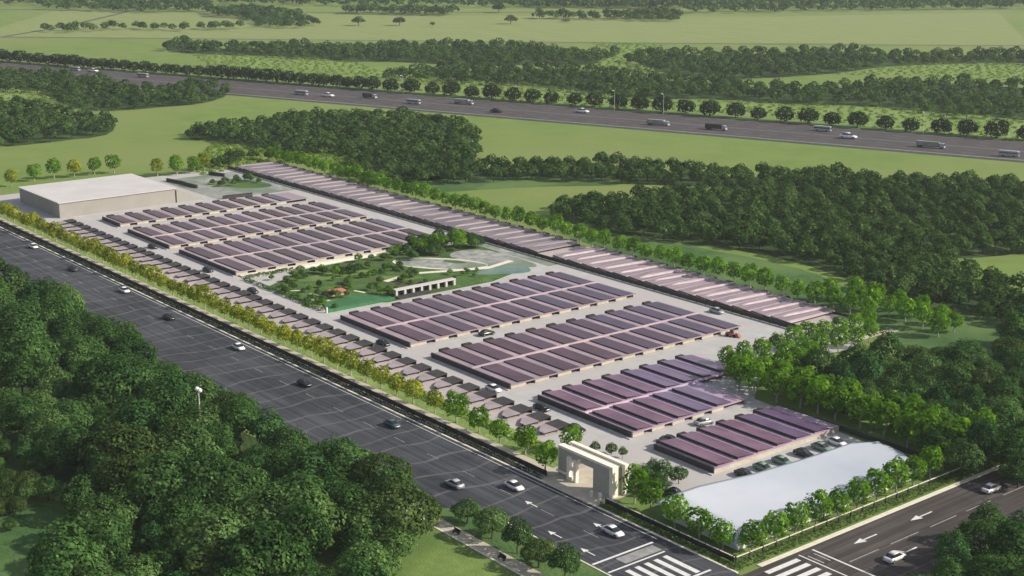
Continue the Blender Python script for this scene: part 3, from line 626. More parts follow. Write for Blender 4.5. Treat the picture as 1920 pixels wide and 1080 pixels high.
# ------------------------------------------------------------------ fences
def fence(name, a, b_, h, step, m, label, toprail=None, panel=False):
    a = Vector(a); b_ = Vector(b_); d = b_ - a; L = d.length; e = empty(name, (a.x, a.y, 0), math.atan2(d.y, d.x), label, 'fence')
    f = MB()
    if panel: f.box(0, L, -.05, .05, .15, h)
    else:
        for z in (.3, h * .55): f.box(0, L, -.03, .03, z, z + .06)
    f.build('panel', m, e)
    MB().box(0, L, -.1, .1, h, h + .12).build('rail', toprail or m, e)
    n = int(L / step)
    if n > 95: step = L / 95; n = 95
    for k in range(n + 1): link('post', POST, None, e).location = (k * step, 0, 0)
    return e
POST = MB().box(-.09, .09, -.13, .13, 0, 1.25).mesh('post', M['dkmetal'])
fence('fence', (-445, -.5), (-49.5, -.5), 1.1, 3.6, M['dkmetal'], 'long dark metal fence beside the avenue footpath', panel=True)
fence('fence', (-32.3, -.4), (-.1, -.4), 1.1, 3.2, M['dkmetal'], 'dark metal fence from the gate to the street corner', M['kerb'], panel=True)
fence('fence', (.2, -.3), (.4, 118), 1.1, 3.4, M['dkmetal'], 'cream railed fence along the side road', M['kerb'])
fence('fence', (-400, 115.6), (-84, 115.6), 1.2, 3.4, M['dkmetal'], 'long dark fence in front of the back sheds', panel=True)
fence('fence', (-47, 64.7), (-6, 64.7), 1.1, 3.4, M['dkmetal'], 'dark fence behind the white roof and the last solar hall', panel=True)

# ------------------------------------------------------------------ market halls with solar roofs
prnd = random.Random(21)
def hall(name, x0, x1, y0, y1, rows, pitch, label, roofm, pvm, h=.95, off=2.2, upper_y1=None, saw=.16, pw=.60, one=False, lead=0.):
    """long low hall; gable side along Y faces +X, sheds run along X"""
    e = empty(name, ((x0 + x1) / 2, (y0 + y1) / 2, 0), 0, label, 'market hall', 'solar roofed halls inside the compound')
    cx, cy = (x0 + x1) / 2, (y0 + y1) / 2; x0 -= cx; x1 -= cx; y0 -= cy; y1 -= cy
    uy1 = (upper_y1 - cy) if upper_y1 else y1
    rh = h + .22
    poly = [(x0, y0), (x1, y0), (x1, y1), (0, y1), (0, uy1), (x0, uy1)] if upper_y1 else [(x0, y0), (x1, y0), (x1, y1), (x0, y1)]
    MB().prism(poly, h, rh).build('roof', roofm, e)
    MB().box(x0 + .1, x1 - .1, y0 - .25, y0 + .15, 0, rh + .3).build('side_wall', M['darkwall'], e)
    MB().box(x0, x1 + .3, y0 - 1.1, y0 - .3, 0, .25).build('step', M['concrete'], e)
    n = int((y1 - y0 - off) / pitch + .3); wl = MB(); base = MB()
    if not one:
        for k in range(n):
            ya = y0 + off + k * pitch; wl.box(x1 - .5, x1 - .12, ya - pitch * .30 if k else y0, min(ya + pitch * .30, y1), .12, h - .02)
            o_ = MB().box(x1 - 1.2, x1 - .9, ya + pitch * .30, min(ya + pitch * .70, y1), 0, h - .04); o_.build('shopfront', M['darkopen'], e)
        wl.box(x0 + .12, x0 + .5, y0, uy1, .1, h - .02).box(x1 - .6, x0 + .6, y1 - .4, y1 - .1, .1, h - .02)
    else: wl.box(x1 - .5, x1 - .02, y0, y1, .0, h + .1)
    wl.build('wall', M['cream'], e)
    xr = [(x0, x1)] if rows == 1 else [(x0, (x0 + x1) / 2), ((x0 + x1) / 2, x1)]
    for ri, (a, b_) in enumerate(xr):
        ye = (uy1 if ri == 0 else y1); nn = int((ye - y0 - off) / pitch + .35)
        for k in range(nn):
            ya = y0 + off + k * pitch + (lead if ri == 0 else 0); yb = ya + pitch * pw
            if ya > ye - pitch * .4: break
            yb = min(yb, ye - .1)
            xa = a + (.3 if ri == 0 else .9); xb = b_ - (.9 if (rows == 2 and ri == 0) else .35)
            zl = rh + .12; zh = rh + .12 + saw
            p = MB().hexa([(xa, ya, zh - .08), (xb, ya, zh - .08), (xb, yb, zl - .08), (xa, yb, zl - .08)], [(xa, ya, zh), (xb, ya, zh), (xb, yb, zl), (xa, yb, zl)])
            t_ = (yb - y0) / (y1 - y0) + prnd.uniform(-.18, .18)
            mv = (M['pv_vr'] if t_ < .35 else M['pv_vb'] if t_ > .7 else pvm) if pvm is M['pv_violet'] else (pvm if pvm is M['pv_far'] and prnd.random() < .6 else M['pv_c'] if t_ < .35 else M['pv_b'] if t_ > .75 else M['pv'])
            p.build('solar_panel', mv, e)
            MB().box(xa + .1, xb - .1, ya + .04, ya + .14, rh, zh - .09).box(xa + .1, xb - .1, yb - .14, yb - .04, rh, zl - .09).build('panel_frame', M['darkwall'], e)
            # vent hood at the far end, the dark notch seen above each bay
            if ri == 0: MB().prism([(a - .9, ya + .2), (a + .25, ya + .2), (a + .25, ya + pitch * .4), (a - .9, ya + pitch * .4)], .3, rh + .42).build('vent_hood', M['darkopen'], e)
    if rows == 2: MB().hexa([(-.55, y0 + .2, rh), (.55, y0 + .2, rh), (.55, y1 - .1, rh), (-.55, y1 - .1, rh)], [(-.2, y0 + .2, rh + .35), (.2, y0 + .2, rh + .35), (.2, y1 - .1, rh + .35), (-.2, y1 - .1, rh + .35)]).build('ridge', roofm, e)
    return e
hall('market_hall', -332.5, -317.5, 30, 106, 1, 7.0, 'low hall with one row of dark solar panels next to the warehouse', M['mauve_far'], M['pv_far'], off=1.6, pw=.62)
hall('market_hall', -307.3, -275.4, 28.4, 106, 2, 7.0, 'low hall with two rows of dark solar panels, second from the warehouse', M['mauve_far'], M['pv_far'], off=2.0, pw=.63)
hall('market_hall', -268, -230, 28.4, 105, 2, 7.0, 'low hall with two rows of dark panels beside the garden on its far side', M['mauve_far'], M['pv_far'], off=2.0, pw=.65)
hall('market_hall', -169, -136, 27.4, 106, 2, 7.0, 'low pink-roofed hall with solar panels just in front of the garden', M['mauve_roof'], M['pv'], off=3.0, pw=.68)
hall('market_hall', -126, -94.6, 26.8, 105, 2, 7.0, 'longest pink-roofed solar hall, in the middle of the near group', M['mauve_roof'], M['pv'], off=2.6, pw=.69)
hall('market_hall', -85, -54, 27.0, 62.6, 2, 6.1, 'violet ribbed solar hall between the pink halls and the last short hall', M['mauve_roof2'], M['pv_violet'], off=1.6, upper_y1=77, saw=.5, pw=.78)
hall('market_hall', -46.5, -29.6, 26, 64.3, 1, 5.9, 'short violet solar hall nearest to the white roof, with a long cream wall', M['mauve_roof2'], M['pv_violet'], off=1.2, saw=.5, pw=.80, one=True)
# warehouse
e = empty('warehouse', (-365, 42, 0), 0, 'large plain grey box warehouse with a flat pale roof', 'warehouse')
MB().box(-19.6, 19.6, -22.6, 22.6, 0, 5.45).build('wall', M['wh_wall'], e)
MB().box(-20, 20, -23, 23, 5.45, 5.8).build('roof', M['wh_roof'], e)
MB().prism([(-19, 23.02), (20, 23.02), (20, 34), (-19, 34)], 0, [5.0, 5.0, .5, .5]).build('annex', M['wh_wall'], e)
MB().box(19.62, 21.6, -20, 33.6, 0, .12).build('plinth', M['concrete'], e)
# long back sheds
def backshed(x0, x1, label, rm):
    e = empty('long_shed', ((x0 + x1) / 2, 127.5, 0), 0, label, 'market shed', 'long sheds along the back of the compound'); L = (x1 - x0)
    n = int(L / 7)
    MB().box(-L / 2, L / 2, -9.3, -9.0, 0, .75).box(-L / 2, L / 2, 9.0, 9.3, 0, .75).build('wall', M['darkwall'], e)
    for k in range(n):
        xa = -L / 2 + k * 7; z = .8
        MB().hexa([(xa, -9.4, z), (xa + 5.6, -9.4, z), (xa + 5.6, 9.4, z), (xa, 9.4, z)], [(xa, -9.4, z + .5), (xa + 5.6, -9.4, z + .15), (xa + 5.6, 9.4, z + .15), (xa, 9.4, z + .5)]).build('roof_bay', rm[k % len(rm)], e)
        MB().box(xa + 5.62, xa + 6.98, -9.3, 9.3, z - .1, z + .12).build('gutter_strip', M['mauve_far'] if rm is FARR else M['gutter'], e)
        rs_ = random.Random(k * 3 + int(x1)); w1 = rs_.uniform(.5, 1.2); u1 = rs_.uniform(.8, 3); dy = rs_.uniform(2, 5)
        MB().hexa([(xa + u1, -9.3, z + .1), (xa + u1 + w1, -9.3, z + .1), (xa + u1 + w1 + 1.2, 9.3, z + .1), (xa + u1 + 1.2, 9.3, z + .1)], [(xa + u1, -9.3 + dy, z + .62), (xa + u1 + w1 * .6, -9.3 + dy, z + .6), (xa + u1 + w1 + 1.2, 9.3, z + .62), (xa + u1 + 1.2, 9.3, z + .66)]).build('light_strip', M['gutter'] if rm is not FARR else M['mauve_far'], e)
        if k % 3 != 1: MB().box(xa + 1, xa + 4.4, -10.6, -9.45, 0, 1.0).build('porch', M['darkopen'], e)
        MB().box(xa + .6, xa + 3.6, 9.5, 10.8, 0, 1.1).build('back_porch', M['darkopen'], e)
    return e
FARR = [M['streaky_far']]
backshed(-398, -195, 'far grey half of the long shed row along the back fence', FARR)
backshed(-187, -83.5, 'near pink half of the long shed row, with pale slanted strips', [M['streaky']])
# small carports along the front
CP = MB().prism([(.6, -3.9), (2.2, -3.9), (2.35, .1), (-2.3, .1), (-1.6, -1.6)], .62, .72).mesh('solar_panel', M['carport'])
CPB = MB().hexa([(-2.3, .12, .66), (2.35, .12, .66), (2.35, 3.5, .95), (-1.9, 3.5, .95)], [(-2.3, .12, .76), (2.35, .12, .76), (2.35, 3.5, 1.05), (-1.9, 3.5, 1.05)]).mesh('rear_panel', M['darkwall'])
CPW = MB().box(-1.9, 2.3, 3.2, 3.4, 0, .94).mesh('back_wall', M['darkopen'])
CPP = MB().box(-.08, .08, -.08, .08, 0, 1.5).mesh('post', M['dkmetal'])
x = -69; i = 0
while x > -338:
    e = empty('carport', (x, 17.3, 0), 0, '%s small dark solar carport from the gate in the front row' % ordinal(i + 1), 'carport', 'small carports along the front of the compound')
    link('solar_panel', CP, None, e); link('rear_panel', CPB, None, e); link('back_wall', CPW, None, e)
    for px, py, pz in ((1.0, -3.6, .42), (2.0, -3.6, .42), (-1.9, -.3, .42), (2.1, -.3, .42)):
        o = link('post', CPP, None, e); o.location = (px, py, 0); o.scale.z = pz
    x -= 6.35; i += 1
# white showroom roof
e = empty('showroom', (-12, 30, 0), 0, 'large building with a sweeping white roof at the street corner', 'building')
rp = [(-21.9, 4.3), (-4.2, 4.3), (-4.3, 30), (-4.7, 55.5), (-10, 57.4), (-15.8, 58.2), (-18.2, 53.5), (-18.3, 38), (-18.9, 25), (-21.7, 13)]
def rz(x, y):
    d = min(max((-2.4 - x) / 19.5, 0), 1)
    return 1.5 + 1.7 * d + .07 * math.sin(y * .15 + x * .12) * (.3 + d) - .35 * max(0, 1 - (y - 2.6) / 5)
me = bpy.data.meshes.new('roof'); bm = bmesh.new()
NX, NY = 26, 70; grid = {}
for i in range(NX + 1):
    for j in range(NY + 1):
        y = 2.6 + (59.2 - 2.6) * j / NY
        xl = np.interp(y, [2.6, 13, 25, 38, 53.5, 59.2], [-22.0, -21.8, -19.6, -18.9, -18.6, -15.8]); xr_ = np.interp(y, [2.6, 30, 56, 59.2], [-2.4, -2.4, -3.4, -10.0])
        x = xl + (xr_ - xl) * i / NX; grid[i, j] = bm.verts.new((x + 12, y - 30, rz(x, y)))
for i in range(NX):
    for j in range(NY): bm.faces.new((grid[i, j], grid[i + 1, j], grid[i + 1, j + 1], grid[i, j + 1]))
ret = bmesh.ops.extrude_face_region(bm, geom=bm.faces[:]); vs = [v for v in ret['geom'] if isinstance(v, bmesh.types.BMVert)]
bmesh.ops.translate(bm, vec=(0, 0, .35), verts=vs); bmesh.ops.recalc_face_normals(bm, faces=bm.faces)
bm.to_mesh(me); bm.free()
for p in me.polygons: p.use_smooth = abs(p.normal.z) > .7
link('roof', me, M['white_roof'], e)
MB().prism([(x + 12 + (.8 if x < -15 else 1.2), y - 30 + (-.6 if y < 10 else -.6 if y > 50 else 0)) for x, y in rp], 0, 1.1).build('wall', M['white'], e)
# gate
GX0, GX1, GY = -49.0, -33.3, 2.2
e = empty('entrance_gate', ((GX0 + GX1) / 2, GY, 0), 0, 'white and grey stone portal gate with a double frame at the compound entrance', 'gate')
L = (GX1 - GX0) / 2; Hh = 6.2
MB().box(-L + .1, -L + 3.3, .05, 1.2, 0, Hh - .5).build('side_panel', M['gate_stone'], e)
MB().box(L - 5.6, L - .9, .05, 1.2, 0, Hh - .5).build('side_panel', M['gate_stone'], e)
MB().box(-L + 3.3, L - 5.6, .05, 1.2, Hh - 1.9, Hh - .5).build('lintel', M['gate_stone'], e)
f = MB().box(-L, L, -.1, 1.3, Hh - .5, Hh).box(L - .9, L, -.1, 1.3, 0, Hh - .5).box(-L - .02, -L + .1, -.1, 1.3, 0, Hh - .5); f.build('front_frame', M['gate_trim'], e)
MB().box(-L + 1.2, L - .4, 1.3, 2.6, Hh - .75, Hh - .3).box(L - .75, L - .3, 1.3, 2.6, 0, Hh - .75).build('recess', M['gate_stone'], e)
MB().box(-L + .4, L + .6, 2.6, 3.5, Hh - .5, Hh + .08).box(L - .3, L + .6, 2.6, 3.5, 0, Hh - .5).build('rear_frame', M['gate_trim'], e)
gx = -L + 3.0
MB().box(gx, gx + .75, -.5, .2, 0, Hh - 1.5).box(gx + 2.0, gx + 2.75, -.5, .2, 0, Hh - 1.7).box(gx + .75, gx + 2.0, -.5, .2, 2.2, 2.75).box(gx + .75, gx + 1.5, -.5, .2, .3, .8).box(gx + 3.0, gx + 3.6, -.3, .04, Hh - 2.1, Hh - 1.2).build('lattice_post', M['gate_trim'], e)
MB().box(-L, gx - .1, -.6, -.2, .9, 1.2).build('bench_ledge', M['gate_trim'], e)
for x, y in ((-34.6, .2), (-36.4, -.4)):
    o = MB().tube((0, 0, 0), (0, 0, .7), .32, .28, 10).ball((0, 0, .95), .38, 10).build('bollard', M['white']); o.location = (x, y, .05)
    tag(o, 'round-topped white bollard in front of the gate, %s' % ('nearer the corner' if x > -35 else 'nearer the opening'), 'bollard', 'bollards in front of the gate')
# ------------------------------------------------------------------ garden
sheet('garden_lawn', smooth_poly([(-224, 28.5), (-176, 28.5), (-176, 104), (-205, 111), (-226, 111)], 1), .06, M['gardengrass'])
def ell(cx, cy, a, b, th, wob):
    return [(cx + a * math.cos(t) * (1 + wob * math.sin(3 * t)) * math.cos(th) - b * math.sin(t) * math.sin(th), cy + a * math.cos(t) * math.sin(th) + b * math.sin(t) * (1 + wob * math.cos(2 * t)) * math.cos(th)) for t in np.linspace(0, 6.2832, 41)[:-1]]
sheet('plaza_paving', smooth_poly([(-214, 94), (-200, 94), (-190, 96), (-181, 106), (-184, 110), (-214, 110)], 2, .3), .064, M['plaza'])
sheet('lawn', ell(-186, 33, 7, 3.5, 1.3, .15), .0665, M['lawn']); sheet('lawn', ell(-212, 52, 12, 3.5, 1.5, .15), .0665, M['lawn']); sheet('lawn', ell(-197, 66, 7, 3, .9, .2), .0665, M['lawn'])
for k_, (x_, y_, a_, t_) in enumerate([(-187, 29, 5, .2), (-192, 32, 4, 1.2), (-198, 35, 5, .4), (-186, 36, 4, .9), (-206, 31, 5, 1.5), (-193, 47, 4, .3)]): strip('garden_path', [(x_, y_), (x_ + a_ * .5, y_ + a_ * math.sin(t_) * .6), (x_ + a_, y_ + a_ * math.sin(t_))], .9, .0672 + k_ * .0004, M['kerb'])
sheet('garden_path', rect(-228.5, -225, 29, 100), .066, M['kerb'])
o = MB().prism([(-229.6, 29), (-227.2, 29), (-225.4, 92), (-227.8, 100)], 0, .45).build('garden_bank', M['kerb']); tag(o, 'long pale retaining bank between the far hall and the garden lawn', 'wall')
hedge('hedge', -224, -180, 27.6, 28.8, .8, M['leaf_wood'], 'dark hedge on the front edge of the garden beside the internal road', .3, .85, 6)
hedge('hedge', -226.5, -225, 29, 46, .8, M['leaf_wood'], 'short dark hedge at the left corner of the garden', .3, .85, 7)
sheet('pale_ring_path', ell(-204, 86, 15.5, 7.2, .66, 0), .068, M['kerb'])
sheet('round_plaza', ell(-204, 86, 14.8, 6.5, .66, .12), .074, M['plaza'])
sheet('planted_ring', ell(-203, 91, 4, 1.8, .5, .1), .08, M['darkgrass'])
strip('curved_path', [(-196, 60), (-199, 72), (-194, 84), (-190, 94), (-193, 106)], 2.2, .084, M['kerb'])
sheet('pond', smooth_poly([(-186.4, 84), (-178, 98), (-178.5, 103), (-187, 106), (-190, 93)], 2), .09, M['pond'])
sheet('back_parking', rect(-224, -180, 110.5, 115.3), .066, M['plaza'])
e = empty('sports_court', (-181, 38, 0), 0, 'green sports court with a pale edge at the front of the garden', 'sports court')
MB().prism([(3.6, -9.5), (3.8, 12.5), (-1, 13.5), (-6.5, 6), (-4.5, -6)], .05, .35).build('playing_surface', M['court'], e)
MB().prism([(3.6, -9.5), (3.9, -9.5), (4.1, 12.5), (3.8, 12.5)], .05, .9).build('edge_wall', M['court'], e)
MB().box(3.4, 3.8, -10.0, -9.6, 0, 1.6).build('corner_post', M['kerb'], e)
e = empty('pavilion', (-193, 40.5, 0), 0, 'low garden pavilion with an orange tiled roof and cream walls', 'pavilion')
MB().box(-1.8, 1.8, -3.2, 3.2, 0, .8).build('wall', M['cream'], e)
MB().hexa([(-2.2, -3.6, .8), (2.2, -3.6, .8), (2.2, 3.6, .8), (-2.2, 3.6, .8)], [(-.5, -2.4, 1.6), (.5, -2.4, 1.6), (.5, 2.4, 1.6), (-.5, 2.4, 1.6)]).build('roof', M['orange'], e)
e = empty('colonnade', (-180, 63, 0), 0, 'white colonnade with square openings on the near side of the garden', 'colonnade')
MB().box(-1.2, .6, -10.5, 11, 1.7, 2.05).build('beam', M['wh_roof'], e)
for k in range(8): MB().box(-.2, .5, -10.4 + k * 2.95, -9.7 + k * 2.95, 0, 1.7).build('column', M['wh_roof'], e)
MB().box(-1.1, -.7, -10.5, 11, 0, 1.7).build('back_wall', M['darkwall'], e)
MB().box(.7, 3.2, -11.2, 0, 0, .4).build('plinth', M['darkwall'], e)
r = random.Random(4); k = 0
for (cx_, cy_, sx, sy, n, sc, wh, pool) in [(-221, 100, 8, 12, 34, .42, 'dense grove at the back of the garden', P_big), (-217, 62, 7, 24, 30, .26, 'far edge of the garden', P_big),
        (-196, 36, 9, 7, 18, .2, 'front corner of the garden by the pavilion', P_big), (-200, 60, 10, 14, 34, .2, 'middle of the garden lawn', P_big),
        (-183, 53, 3, 3, 4, .24, 'garden beside the colonnade', P_big), (-188, 31, 9, 2.0, 8, .17, 'garden edge by the internal road', P_big),
        (-214, 34, 5, 3, 5, .18, 'far front corner of the garden', P_big), (-187, 76, 4, 14, 16, .15, 'strip behind the colonnade', P_big),
        (-368, 100, 7, 10, 14, .26, 'planted patch behind the warehouse', P_big)]:
    pp = sorted([(cx_ + r.uniform(-sx, sx), cy_ + r.uniform(-sy, sy)) for _ in range(n)], key=lambda q: q[0] * RT.x + q[1] * RT.y)
    for n_, (x, y) in enumerate(pp):
        s = sc * r.uniform(.7, 1.2)
        put_tree((pool[r.randrange(6)], P_gard[r.randrange(2)], pool[5])[r.randrange(3)], 'garden_shrub', x, y, s, '%s leafy shrub from the left in the %s' % (ordinal(n_ + 1), wh), 'shrub', 'shrubs in the %s' % wh)
# patch behind the warehouse: paved walks and screens
sheet('walk', rect(-392, -340, 80, 115), .062, M['plaza'])
sheet('planting_bed', smooth_poly([(-376, 90), (-356, 96), (-350, 112), (-368, 112), (-378, 102)], 2), .068, M['darkgrass'])
for i, (x, y, L_, rzz) in enumerate([(-383, 83, 12, .2), (-372, 84, 10, .1), (-340, 88, 12, 1.45), (-388, 104, 9, .3)]):
    o = MB().box(-L_ / 2, L_ / 2, -.25, .25, 0, 1.3).box(-L_ / 2 - .1, L_ / 2 + .1, -.35, .35, 1.3, 1.42).build('screen_wall', M['darkwall']); o.location = (x, y, 0); o.rotation_euler.z = rzz
    tag(o, ['dark low screen wall nearest the warehouse annex', 'dark low screen wall between annex and planted patch', 'dark low wall in front of the planted patch', 'dark low wall at the rear of the planted patch'][i], 'wall')

# ------------------------------------------------------------------ vehicles
def loft(st, mk=None):
    """st: stations (x, halfwidth_low, halfwidth_mid, halfwidth_top, zlow, zmid, ztop)"""
    b = MB(); rings = []
    for (x, wl, wm, wt, zl, zm, zt) in st:
        rings.append([(x, -wl, zl), (x, -wm, zm), (x, -wt, zt), (x, -wt * .5, zt + .02), (x, wt * .5, zt + .02), (x, wt, zt), (x, wm, zm), (x, wl, zl)])
    n = 8; vs = [v for r_ in rings for v in r_]; fs = []
    for k in range(len(rings) - 1):
        for i in range(n): fs.append((k * n + i, k * n + (i + 1) % n, (k + 1) * n + (i + 1) % n, (k + 1) * n + i))
    fs.append(tuple(range(n - 1, -1, -1))); fs.append(tuple((len(rings) - 1) * n + i for i in range(n)))
    b.add(vs, fs); return b
HULL = [(-2.2, .70, .78, .70, .35, .6, .80), (-2.05, .80, .88, .80, .25, .6, .92), (-1.3, .84, .92, .84, .2, .6, .96), (0, .85, .93, .85, .2, .6, .95), (1.0, .84, .92, .82, .2, .58, .90), (1.9, .80, .86, .74, .25, .52, .74), (2.2, .64, .72, .6, .35, .5, .60)]
CAB = [(-1.75, .70, .70, .62, .92, .93, .96), (-1.15, .80, .76, .62, .93, 1.15, 1.38), (-.2, .81, .77, .64, .94, 1.2, 1.45), (.45, .80, .74, .60, .92, 1.18, 1.38), (1.25, .72, .70, .62, .88, .89, .92)]
ROOF = [(-1.12, .58, .60, .56, 1.36, 1.39, 1.42), (-.2, .61, .64, .6, 1.42, 1.46, 1.50), (.42, .56, .58, .54, 1.36, 1.39, 1.42)]
def smooth(me):
    for p in me.polygons: p.use_smooth = True
    return me
HM = {k: smooth(loft(HULL).add(*(lambda bb: (bb.v, bb.f))(loft(ROOF))).mesh('body', M['car_' + k])) for k in ('white', 'black', 'blue', 'silver', 'red', 'green')}
CABM = loft(CAB).mesh('window', M['glass'])
TY = MB().tube((0, -.11, 0), (0, .11, 0), .33, .33, 14).mesh('tyre', M['tyre'])
RI = MB().tube((0, -.125, 0), (0, .125, 0), .19, .19, 10).mesh('rim', M['rim'])
LG = MB().box(2.03, 2.16, -.62, -.38, .52, .64).mesh('headlight', M['lamp_glass']); LG2 = MB().box(2.03, 2.16, .38, .62, .52, .64).mesh('headlight', M['lamp_glass'])
TL = MB().box(-2.24, -2.1, -.68, -.45, .62, .78).mesh('taillight', M['taillight']); TL2 = MB().box(-2.24, -2.1, .45, .68, .62, .78).mesh('taillight', M['taillight'])
def car(x, y, rz_, k, label, s=1.03, z=.06, group=None):
    e = empty('car', (x, y, z), rz_, label, 'car', group); e.scale = (s, s, s)
    link('body', HM[k], None, e); link('window', CABM, None, e)
    for px in (-1.35, 1.4):
        for py in (-.82, .82):
            t = link('wheel', TY, None, e); t.location = (px, py, .33); rm_ = link('rim', RI, None, t)
    link('headlight', LG, None, e); link('headlight', LG2, None, e); link('taillight', TL, None, e); link('taillight', TL2, None, e)
    return e
g = 'cars on the avenue in front of the compound'
for x, y, k, lb in [(-162.5, -7.1, 'white', 'white car on the avenue beyond the foreground wood'), (-233.4, -6, 'white', 'small white car on the avenue abreast of the two-row halls'), (-91.6, -8.3, 'blue', 'blue-grey car on the avenue beside the row of street trees'),
                    (-127.3, -8.8, 'black', 'dark car on the avenue between the white car and the blue-grey car'), (-199, -8.5, 'black', 'black car on the avenue between two white cars'), (-267.7, -7.5, 'black', 'black car on the avenue in front of the warehouse end'),
                    (-305.3, -5.6, 'white', 'farthest white car on the avenue, beside the warehouse'), (-48.6, -9.3, 'white', 'white car on the avenue passing in front of the gate'), (-56.6, -17.6, 'silver', 'pale silver car on the far lane across from the gate'),
                    (-21.5, -8.6, 'white', 'white car waiting before the stop line')]:
    car(x, y, math.pi if y < -14 else 0, k, lb, group=g)
car(9.4, 61, R(90), 'white', 'white car on the side road beside the fence'); car(16.3, 21.8, R(90), 'white', 'white car half hidden by trees on the side road')
g = 'cars in the lanes inside the compound'
for x, y, a, k, lb in [(-79.6, 23.6, 0, 'black', 'black car by the front corner of the violet hall'), (-47.3, 31.5, 0.3, 'black', 'black car in the lane in front of the short violet hall'), (-96.5, 23.2, 0, 'white', 'white car on the internal road by the longest pink hall'),
                       (-142.5, 23.4, 0, 'black', 'black car beside the hall in front of the garden'), (-133.0, 49.5, 1.57, 'black', 'black car in the lane between the two pink halls'), (-50.6, 45.0, 1.4, 'silver', 'silver car in the lane behind the short hall'),
                       (-64.8, 20.6, .2, 'black', 'small black car on the internal road near the gate'), (-240.5, 24.4, 0, 'black', 'black car on the internal road by the far halls'), (-280.5, 24.9, 0, 'black', 'black car on the internal road near the warehouse end'), (-209.4, 22.8, 0, 'black', 'black car on the internal road at the garden corner'),
                       (-26.6, 12.2, 0, 'black', 'black car at the rounded end of the white roof'), (-110, 112, 0, 'silver', 'silver car on the rear road near the pink sheds'), (-232, 112, 0, 'white', 'white car on the rear road behind the garden')]:
    car(x, y, a, k, lb, group=g)
g = 'cars parked between the short hall and the white roof'
for y, k, lb in [(29.6, 'black', 'black parked car nearest the gate end'), (35.0, 'green', 'grey-green parked car next to the first black one'), (40.6, 'green', 'middle grey-green parked car'), (47.2, 'black', 'second black parked car in the row'), (52.8, 'green', 'grey-green parked car beyond the second black one'), (57.6, 'white', 'white parked car near the fence end')]:
    car(-24.9, y, 0, k, lb + ' between the short hall and white roof', group=g)
# red loader near the longest hall
e = empty('loader', (-92, 98.5, 0), .5, 'rusty red wheel loader at the far corner of the longest pink hall', 'loader'); e.scale = (.72, .72, .72)
loft([(-2.2, .9, 1, .9, .6, 1, 1.5), (-.4, .95, 1.05, .95, .6, 1.1, 1.7), (1.2, .8, .85, .7, .6, 1.0, 1.3)]).build('body', M['orange'], e)
MB().hexa([(-.7, -.7, 1.7), (.7, -.7, 1.5), (.7, .7, 1.5), (-.7, .7, 1.7)], [(-.6, -.6, 2.7), (.5, -.6, 2.7), (.5, .6, 2.7), (-.6, .6, 2.7)]).build('cab', M['glass'], e)
MB().hexa([(2.4, -1.3, .1), (3.4, -1.3, .1), (3.4, 1.3, .1), (2.4, 1.3, .1)], [(2.2, -1.3, 1.1), (2.5, -1.3, 1.2), (2.5, 1.3, 1.2), (2.2, 1.3, 1.1)]).build('bucket', M['orange'], e)
MB().box(.8, 2.4, -.8, -.6, .8, 1.0).box(.8, 2.4, .6, .8, .8, 1.0).build('arm', M['orange'], e)
for px in (-1.4, 1.2):
    for py in (-1.05, 1.05): t = link('wheel', TY, None, e); t.location = (px, py, .6); t.scale = (1.8, 1.8, 1.8)
# highway vehicles
hr = math.atan2(hd.y, hd.x)
def wheels(e, xs_, wy, r_=.5):
    for px in xs_:
        for py in (-wy, wy): t = link('wheel', TY, None, e); t.location = (px, py, r_); t.scale = (r_ / .33, 1.4, r_ / .33)
def bus(x, y, label, m='car_silver', L_=10):
    e = empty('bus', (x, y, .08), hr, label, 'bus', 'vehicles on the highway'); h = L_ / 2; e.scale = (.9, .85, .85)
    loft([(-h, 1.15, 1.25, 1.1, .5, 1.6, 3.0), (-h + .3, 1.25, 1.3, 1.2, .4, 1.7, 3.15), (h - .5, 1.25, 1.3, 1.2, .4, 1.7, 3.15), (h, 1.1, 1.2, 1.0, .5, 1.6, 2.8)]).build('body', M[m], e)
    MB().box(-h + .6, h - .7, -1.33, 1.33, 1.75, 2.5).build('window', M['glass'], e); MB().box(h - .3, h + .04, -1.0, 1.0, 1.5, 2.5).build('windscreen', M['glass'], e)
    wheels(e, (-h + 2.4, h - 2.4), 1.15); return e
def lorry(x, y, label, box='white', L_=13):
    e = empty('lorry', (x, y, .08), hr, label, 'lorry', 'vehicles on the highway'); h = L_ / 2; e.scale = (.95, .85, .8)
    MB().box(-h, h - 2.8, -1.3, 1.3, 1.1, 3.6).build('cargo_box', M[box], e); MB().box(-h, h - .6, -.5, .5, .6, 1.08).build('chassis', M['dkmetal'], e)
    MB().hexa([(h - 2.4, -1.2, .5), (h, -1.2, .5), (h, 1.2, .5), (h - 2.4, 1.2, .5)], [(h - 2.3, -1.1, 3.0), (h - .6, -1.1, 3.0), (h - .6, 1.1, 3.0), (h - 2.3, 1.1, 3.0)]).build('cab', M['car_silver'], e)
    MB().hexa([(h - .45, -1.0, 1.7), (h - .15, -1.0, 1.7), (h - .15, 1.0, 1.7), (h - .45, 1.0, 1.7)], [(h - .75, -.95, 2.7), (h - .5, -.95, 2.7), (h - .5, .95, 2.7), (h - .75, .95, 2.7)]).build('windscreen', M['glass'], e)
    wheels(e, (-h + 1.2, -h + 2.5, h - 1.5), 1.15); return e
bus(-603, 272.3, 'white bus on the highway, leftmost beyond the wood tip'); car(-584.8, 280, hr, 'white', 'white car close behind the leftmost bus on the highway', 1.7, .08, 'vehicles on the highway')
lorry(-564, 296, 'grey lorry on the far lanes left of the centre wood', 'darkwall', 10); bus(-526, 301, 'white bus on the highway just above the centre wood')
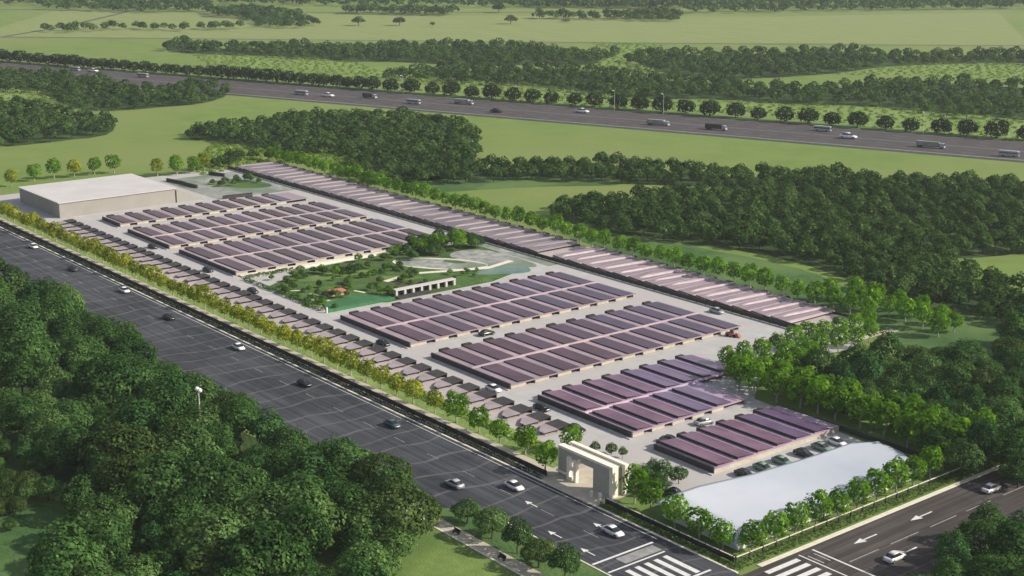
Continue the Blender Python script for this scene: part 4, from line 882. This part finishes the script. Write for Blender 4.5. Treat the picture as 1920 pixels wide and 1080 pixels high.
lorry(-507, 323, 'grey-sided lorry near the roadside trees above the centre wood', 'plaza'); car(-467.5, 316, hr, 'black', 'black car alone on the highway near its barrier', 1.6, .08, 'vehicles on the highway')
car(-437, 352, hr, 'white', 'white car on the highway below a lamp post', 1.7, .08, 'vehicles on the highway')
lorry(-376.6, 351, 'long white lorry in mid highway, left of the black truck', 'plaza', 13); lorry(-347, 363, 'black boxed lorry on the highway', 'darkopen', 12)
bus(-310, 401, 'white coach on the highway in front of the roadside trees'); car(-286.5, 392, hr, 'white', 'white van-like car between two long vehicles on the highway', 1.9, .08, 'vehicles on the highway')
lorry(-244.6, 399.8, 'long pale lorry at the right part of the highway', 'plaza', 14); bus(-207.4, 406, 'pale bus farthest right on the highway')
bus(-819.6, 219, 'white bus at the far left end of the highway'); car(-804, 226, hr, 'white', 'tiny white car behind the far left bus', 1.7, .08, 'vehicles on the highway'); bus(-752, 238.5, 'white bus between the left wood and the roadside trees')
# lamps
LP = MB().tube((0, 0, 0), (0, 0, 11), .10, .06, 8).mesh('pole', M['white']); LA = MB().tube((0, 0, 10.9), (0, -2.2, 11.5), .09, .07, 6).mesh('arm', M['white']); LH = MB().box(-.25, .25, -3.2, -2.0, 11.42, 11.6).mesh('lamp_head', M['white'])
for i, (s_, lb) in enumerate([(88, 'leftmost street lamp beyond the highway, right of the wood tip'), (232, 'tall white street lamp beyond the highway, above the white car'), (262, 'street lamp beyond the highway, just right of another lamp'), (404, 'street lamp among the right roadside trees')]):
    x, y = hp(s_, 55); e = empty('street_lamp', (x, y, 0), hr, lb, 'street lamp', 'lamp posts along the highway')
    link('pole', LP, None, e); link('arm', LA, None, e); link('lamp_head', LH, None, e)
e = empty('street_lamp', (-105.2, -46.3, 0), 0, 'street lamp with two white globes rising out of the foreground wood', 'street lamp')
MB().tube((0, 0, 0), (0, 0, 12.6), .14, .08, 8).build('pole', M['white'], e); MB().box(-.6, .6, -.05, .05, 12.4, 12.5).build('arm', M['white'], e)
for sx in (-.6, .6): MB().ball((sx, 0, 12.9), .5, 12).build('globe', M['lamp_glass'], e)
for i, (x, y) in enumerate([(-39.1, -30.2), (-25.8, -30.4)]):
    e = empty('bench', (x, y, .05), 0, 'dark bench on the pavement across the avenue, %s' % ['nearer the wood', 'nearer the corner'][i], 'bench', 'benches across the avenue')
    MB().box(-.9, .9, -.25, .25, .42, .5).build('seat', M['dkmetal'], e); MB().box(-.9, .9, .22, .3, .5, .95).build('backrest', M['dkmetal'], e)
    for sx in (-.7, .7): MB().box(sx - .05, sx + .05, -.22, .22, 0, .42).build('leg', M['dkmetal'], e)
# ------------------------------------------------------------------ air
HAZE = 0.00009
if HAZE:
    o = MB().box(-4600, 1600, -1600, 4600, -1, 112).build('haze', bpy.data.materials.new('haze')); m = o.data.materials[0]; m.use_nodes = True; t = m.node_tree
    for n in list(t.nodes): t.nodes.remove(n)
    ou = t.nodes.new('ShaderNodeOutputMaterial'); v = t.nodes.new('ShaderNodeVolumePrincipled'); v.inputs['Density'].default_value = HAZE; v.inputs['Color'].default_value = (.82, .88, .92, 1); v.inputs['Anisotropy'].default_value = .2
    t.links.new(v.outputs[0], ou.inputs['Volume']); tag(o, 'thin pale haze in the air over the fields', 'haze', kind='stuff')
